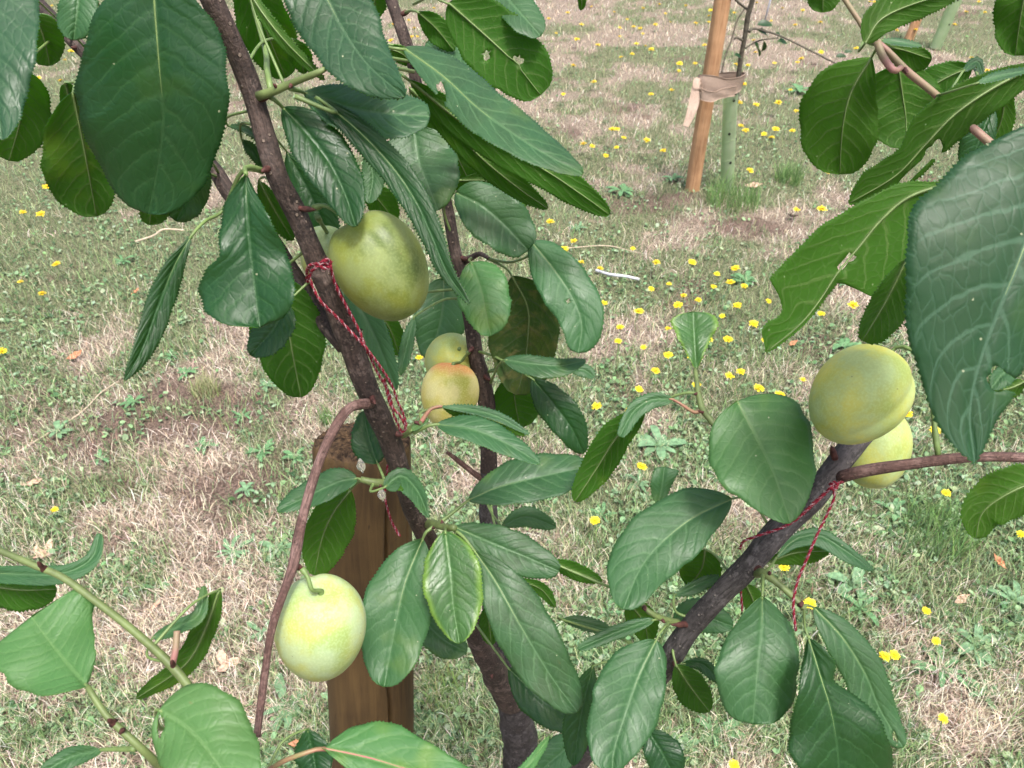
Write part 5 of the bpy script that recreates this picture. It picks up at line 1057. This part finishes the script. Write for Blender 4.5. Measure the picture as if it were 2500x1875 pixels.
M['dead'] = simple('dead_leaf', (0.44, 0.192, 0.104), .7, .3, 60, .3, .6, .002); M['dead_pale'] = simple('dead_leaf_pale', (0.4488, 0.306, 0.2244), .7, .3, 60, .25, .6, .002); M['dead_dark'] = simple('dead_leaf_dark', (0.0408, 0.0238, 0.0204), .8, .2, 60, .4)
def fallen(px, py, size, rot, label, mat='dead_pale', lobes=0, curl=.5, seed=0):
    g = np.random.RandomState(seed); n = 60; rings = 7; c = G(px, py, .012); V = []
    th = np.arange(n) / n * 6.283
    R = size * (.38 + .62 * np.abs(np.cos(th * lobes / 2)) ** 1.6) if lobes else size / (1 + 1.5 * np.abs(np.sin(th)) ** .85)
    R = R * (1 + .05 * np.sin(th * 11))
    for k in range(rings + 1):
        f = k / rings; x = R * f * np.cos(th); y = R * f * np.sin(th) * (1 if lobes else .9)
        z = curl * (y ** 2) / size * 1.2 + curl * .3 * x ** 2 / size + .002 * np.sin(th * 5 + k); V.append(np.stack([x, y, z], 1))
    V = np.vstack(V); ca, sa = math.cos(rot), math.sin(rot); V[:, :2] = V[:, :2] @ np.array([[ca, sa], [-sa, ca]]); Fs = []
    for k in range(rings):
        for j in range(n): q = (j + 1) % n; Fs.append((k * n + j, (k + 1) * n + j, (k + 1) * n + q, k * n + q))
    K = len(V); V = np.vstack([V, V - [0, 0, .0007]]); Fs = Fs + [tuple(i + K for i in f[::-1]) for f in Fs]
    o = link('fallen_leaf', mesh('fallen_leaf', V, Fs, [M[mat]]), None, Vector(c)); o.rotation_euler = (.3 * g.randn(), .3 * g.randn(), 0); tag(o, label, 'dead leaf', 'dead leaves lying on the lawn')
fallen(185, 868, .032, .4, 'curled orange-brown dead leaf on the soil at left', 'dead', curl=1.1, seed=1)
fallen(108, 1352, .034, .2, 'pale orange star-shaped dead leaf beside the lower-left shoot', 'dead_pale', 5, .4, 2)
fallen(2345, 1462, .024, .5, 'pale folded dead leaf lying in the grass at lower right', 'dead_pale', 0, 1.0, 3)
fallen(552, 1620, .028, .3, 'pale papery dead leaf between the green shoot and the post', 'dead_pale', 3, .5, 4)
fallen(380, 1478, .016, 1.0, 'tiny pale dead leaf above the lower-left shoot', 'dead_pale', 0, .6, 5)
fallen(735, 1815, .026, .2, 'reddish dead leaf at the bottom left of the post foot', 'dead', 0, .5, 6)
fallen(2440, 1370, .022, 2.0, 'brown dead leaf in green grass at the right edge', 'dead', 0, .6, 7)
fallen(1932, 528, .035, .3, 'dark crumpled dead leaf on the bare soil right of the guard tube', 'dead_dark', 0, 1.3, 8)
fallen(80, 1180, .03, .3, 'yellowish bent dead leaf at the left edge', 'dead_pale', 0, .9, 9)
fallen(1935, 838, .022, .6, 'reddish scrap of dead leaf left of the golden plum', 'dead', 0, .8, 10)
fallen(1840, 452, .045, 0, 'pale strip of dead leaf beside the tall grass tuft', 'dead_pale', 0, .3, 11)
fallen(330, 712, .02, 1, 'small orange dead leaf in the lawn left of the narrow hanging leaf', 'dead', 0, .6, 12)
M['straw'] = simple('straw_stalk', (.42, .34, .25), .7, .3, 60, .2); M['white'] = simple('white_plastic', (.42, .42, .46), .4, .4, 40, .1)
def stalk(name, pts, r, mat, label, cat, h=.012):
    w = np.array([G(x, y, h + dh) for (x, y, dh) in pts]); v, f, u = tube(spline(w, 40), r, 7, True, .1, 2, 60); o = vec_obj(name, v, f, [M[mat]]); tag(o, label, cat); return o
stalk('straw_stalk', [(40, 1105, 0), (130, 1050, .005), (200, 1005, .01), (245, 960, .005), (290, 930, 0)], .0018, 'straw', 'long bent straw lying on the bare soil at left', 'straw')
stalk('straw_stalk', [(330, 590, 0), (375, 575, .01), (400, 560, .01), (450, 562, 0)], .004, 'straw', 'pale stick in the green lawn above the hanging narrow leaf', 'straw')
stalk('straw_stalk', [(1380, 606, 0), (1480, 600, .01), (1560, 618, 0)], .002, 'straw', 'long thin straw right of the grazed leaf', 'straw')
stalk('straw_stalk', [(2300, 1535, 0), (2340, 1575, .01), (2380, 1615, 0)], .0015, 'straw', 'greyish twig crossing the large flat weed', 'straw')
stalk('white_strip', [(1455, 660, 0), (1490, 670, .01), (1530, 675, .012), (1560, 682, 0)], .006, 'white', 'thin white plastic strip lying in the grass right of the grazed leaf', 'plastic strip')
wp = G(1868, 48); o = None
v, f, u = tube(np.array([wp, wp + [.01, 0, .12], wp + [.03, 0, .40]]), .008, 8, True); o = vec_obj('white_cane', v, f, [M['white']]); tag(o, 'thin white cane standing far back, right of the young tree', 'cane')
# clear gum drops
k = NT('gum'); M['gum'] = k.fin(k.pbr((0.72, 0.704, 0.64), .08, None, .6, Transmission_Weight=.85, IOR=1.4))
def gum(x, y, z, s, label):
    q = np.linspace(0, 1, 14); c = P(x, y, z) + np.outer(q, [0.0004, 0, -.011 * s]); r = (.0006 + .0022 * np.sin(np.clip(q * 1.15, 0, 1) * math.pi) ** .8 * (.4 + q)) * s
    v, f, u = tube(c, r, 12, True, .1, 2, 700); o = vec_obj('gum_drop', v, f, [M['gum']]); tag(o, label, 'gum drop')
gum(878, 1120, .425, 1.0, 'clear gum drop hanging in front of the post rim')
gum(929, 1192, .43, .95, 'clear gum drop under the small green spur beside the red yarn')

for o in bpy.data.objects:
    if '_w' in o: del o['_w']
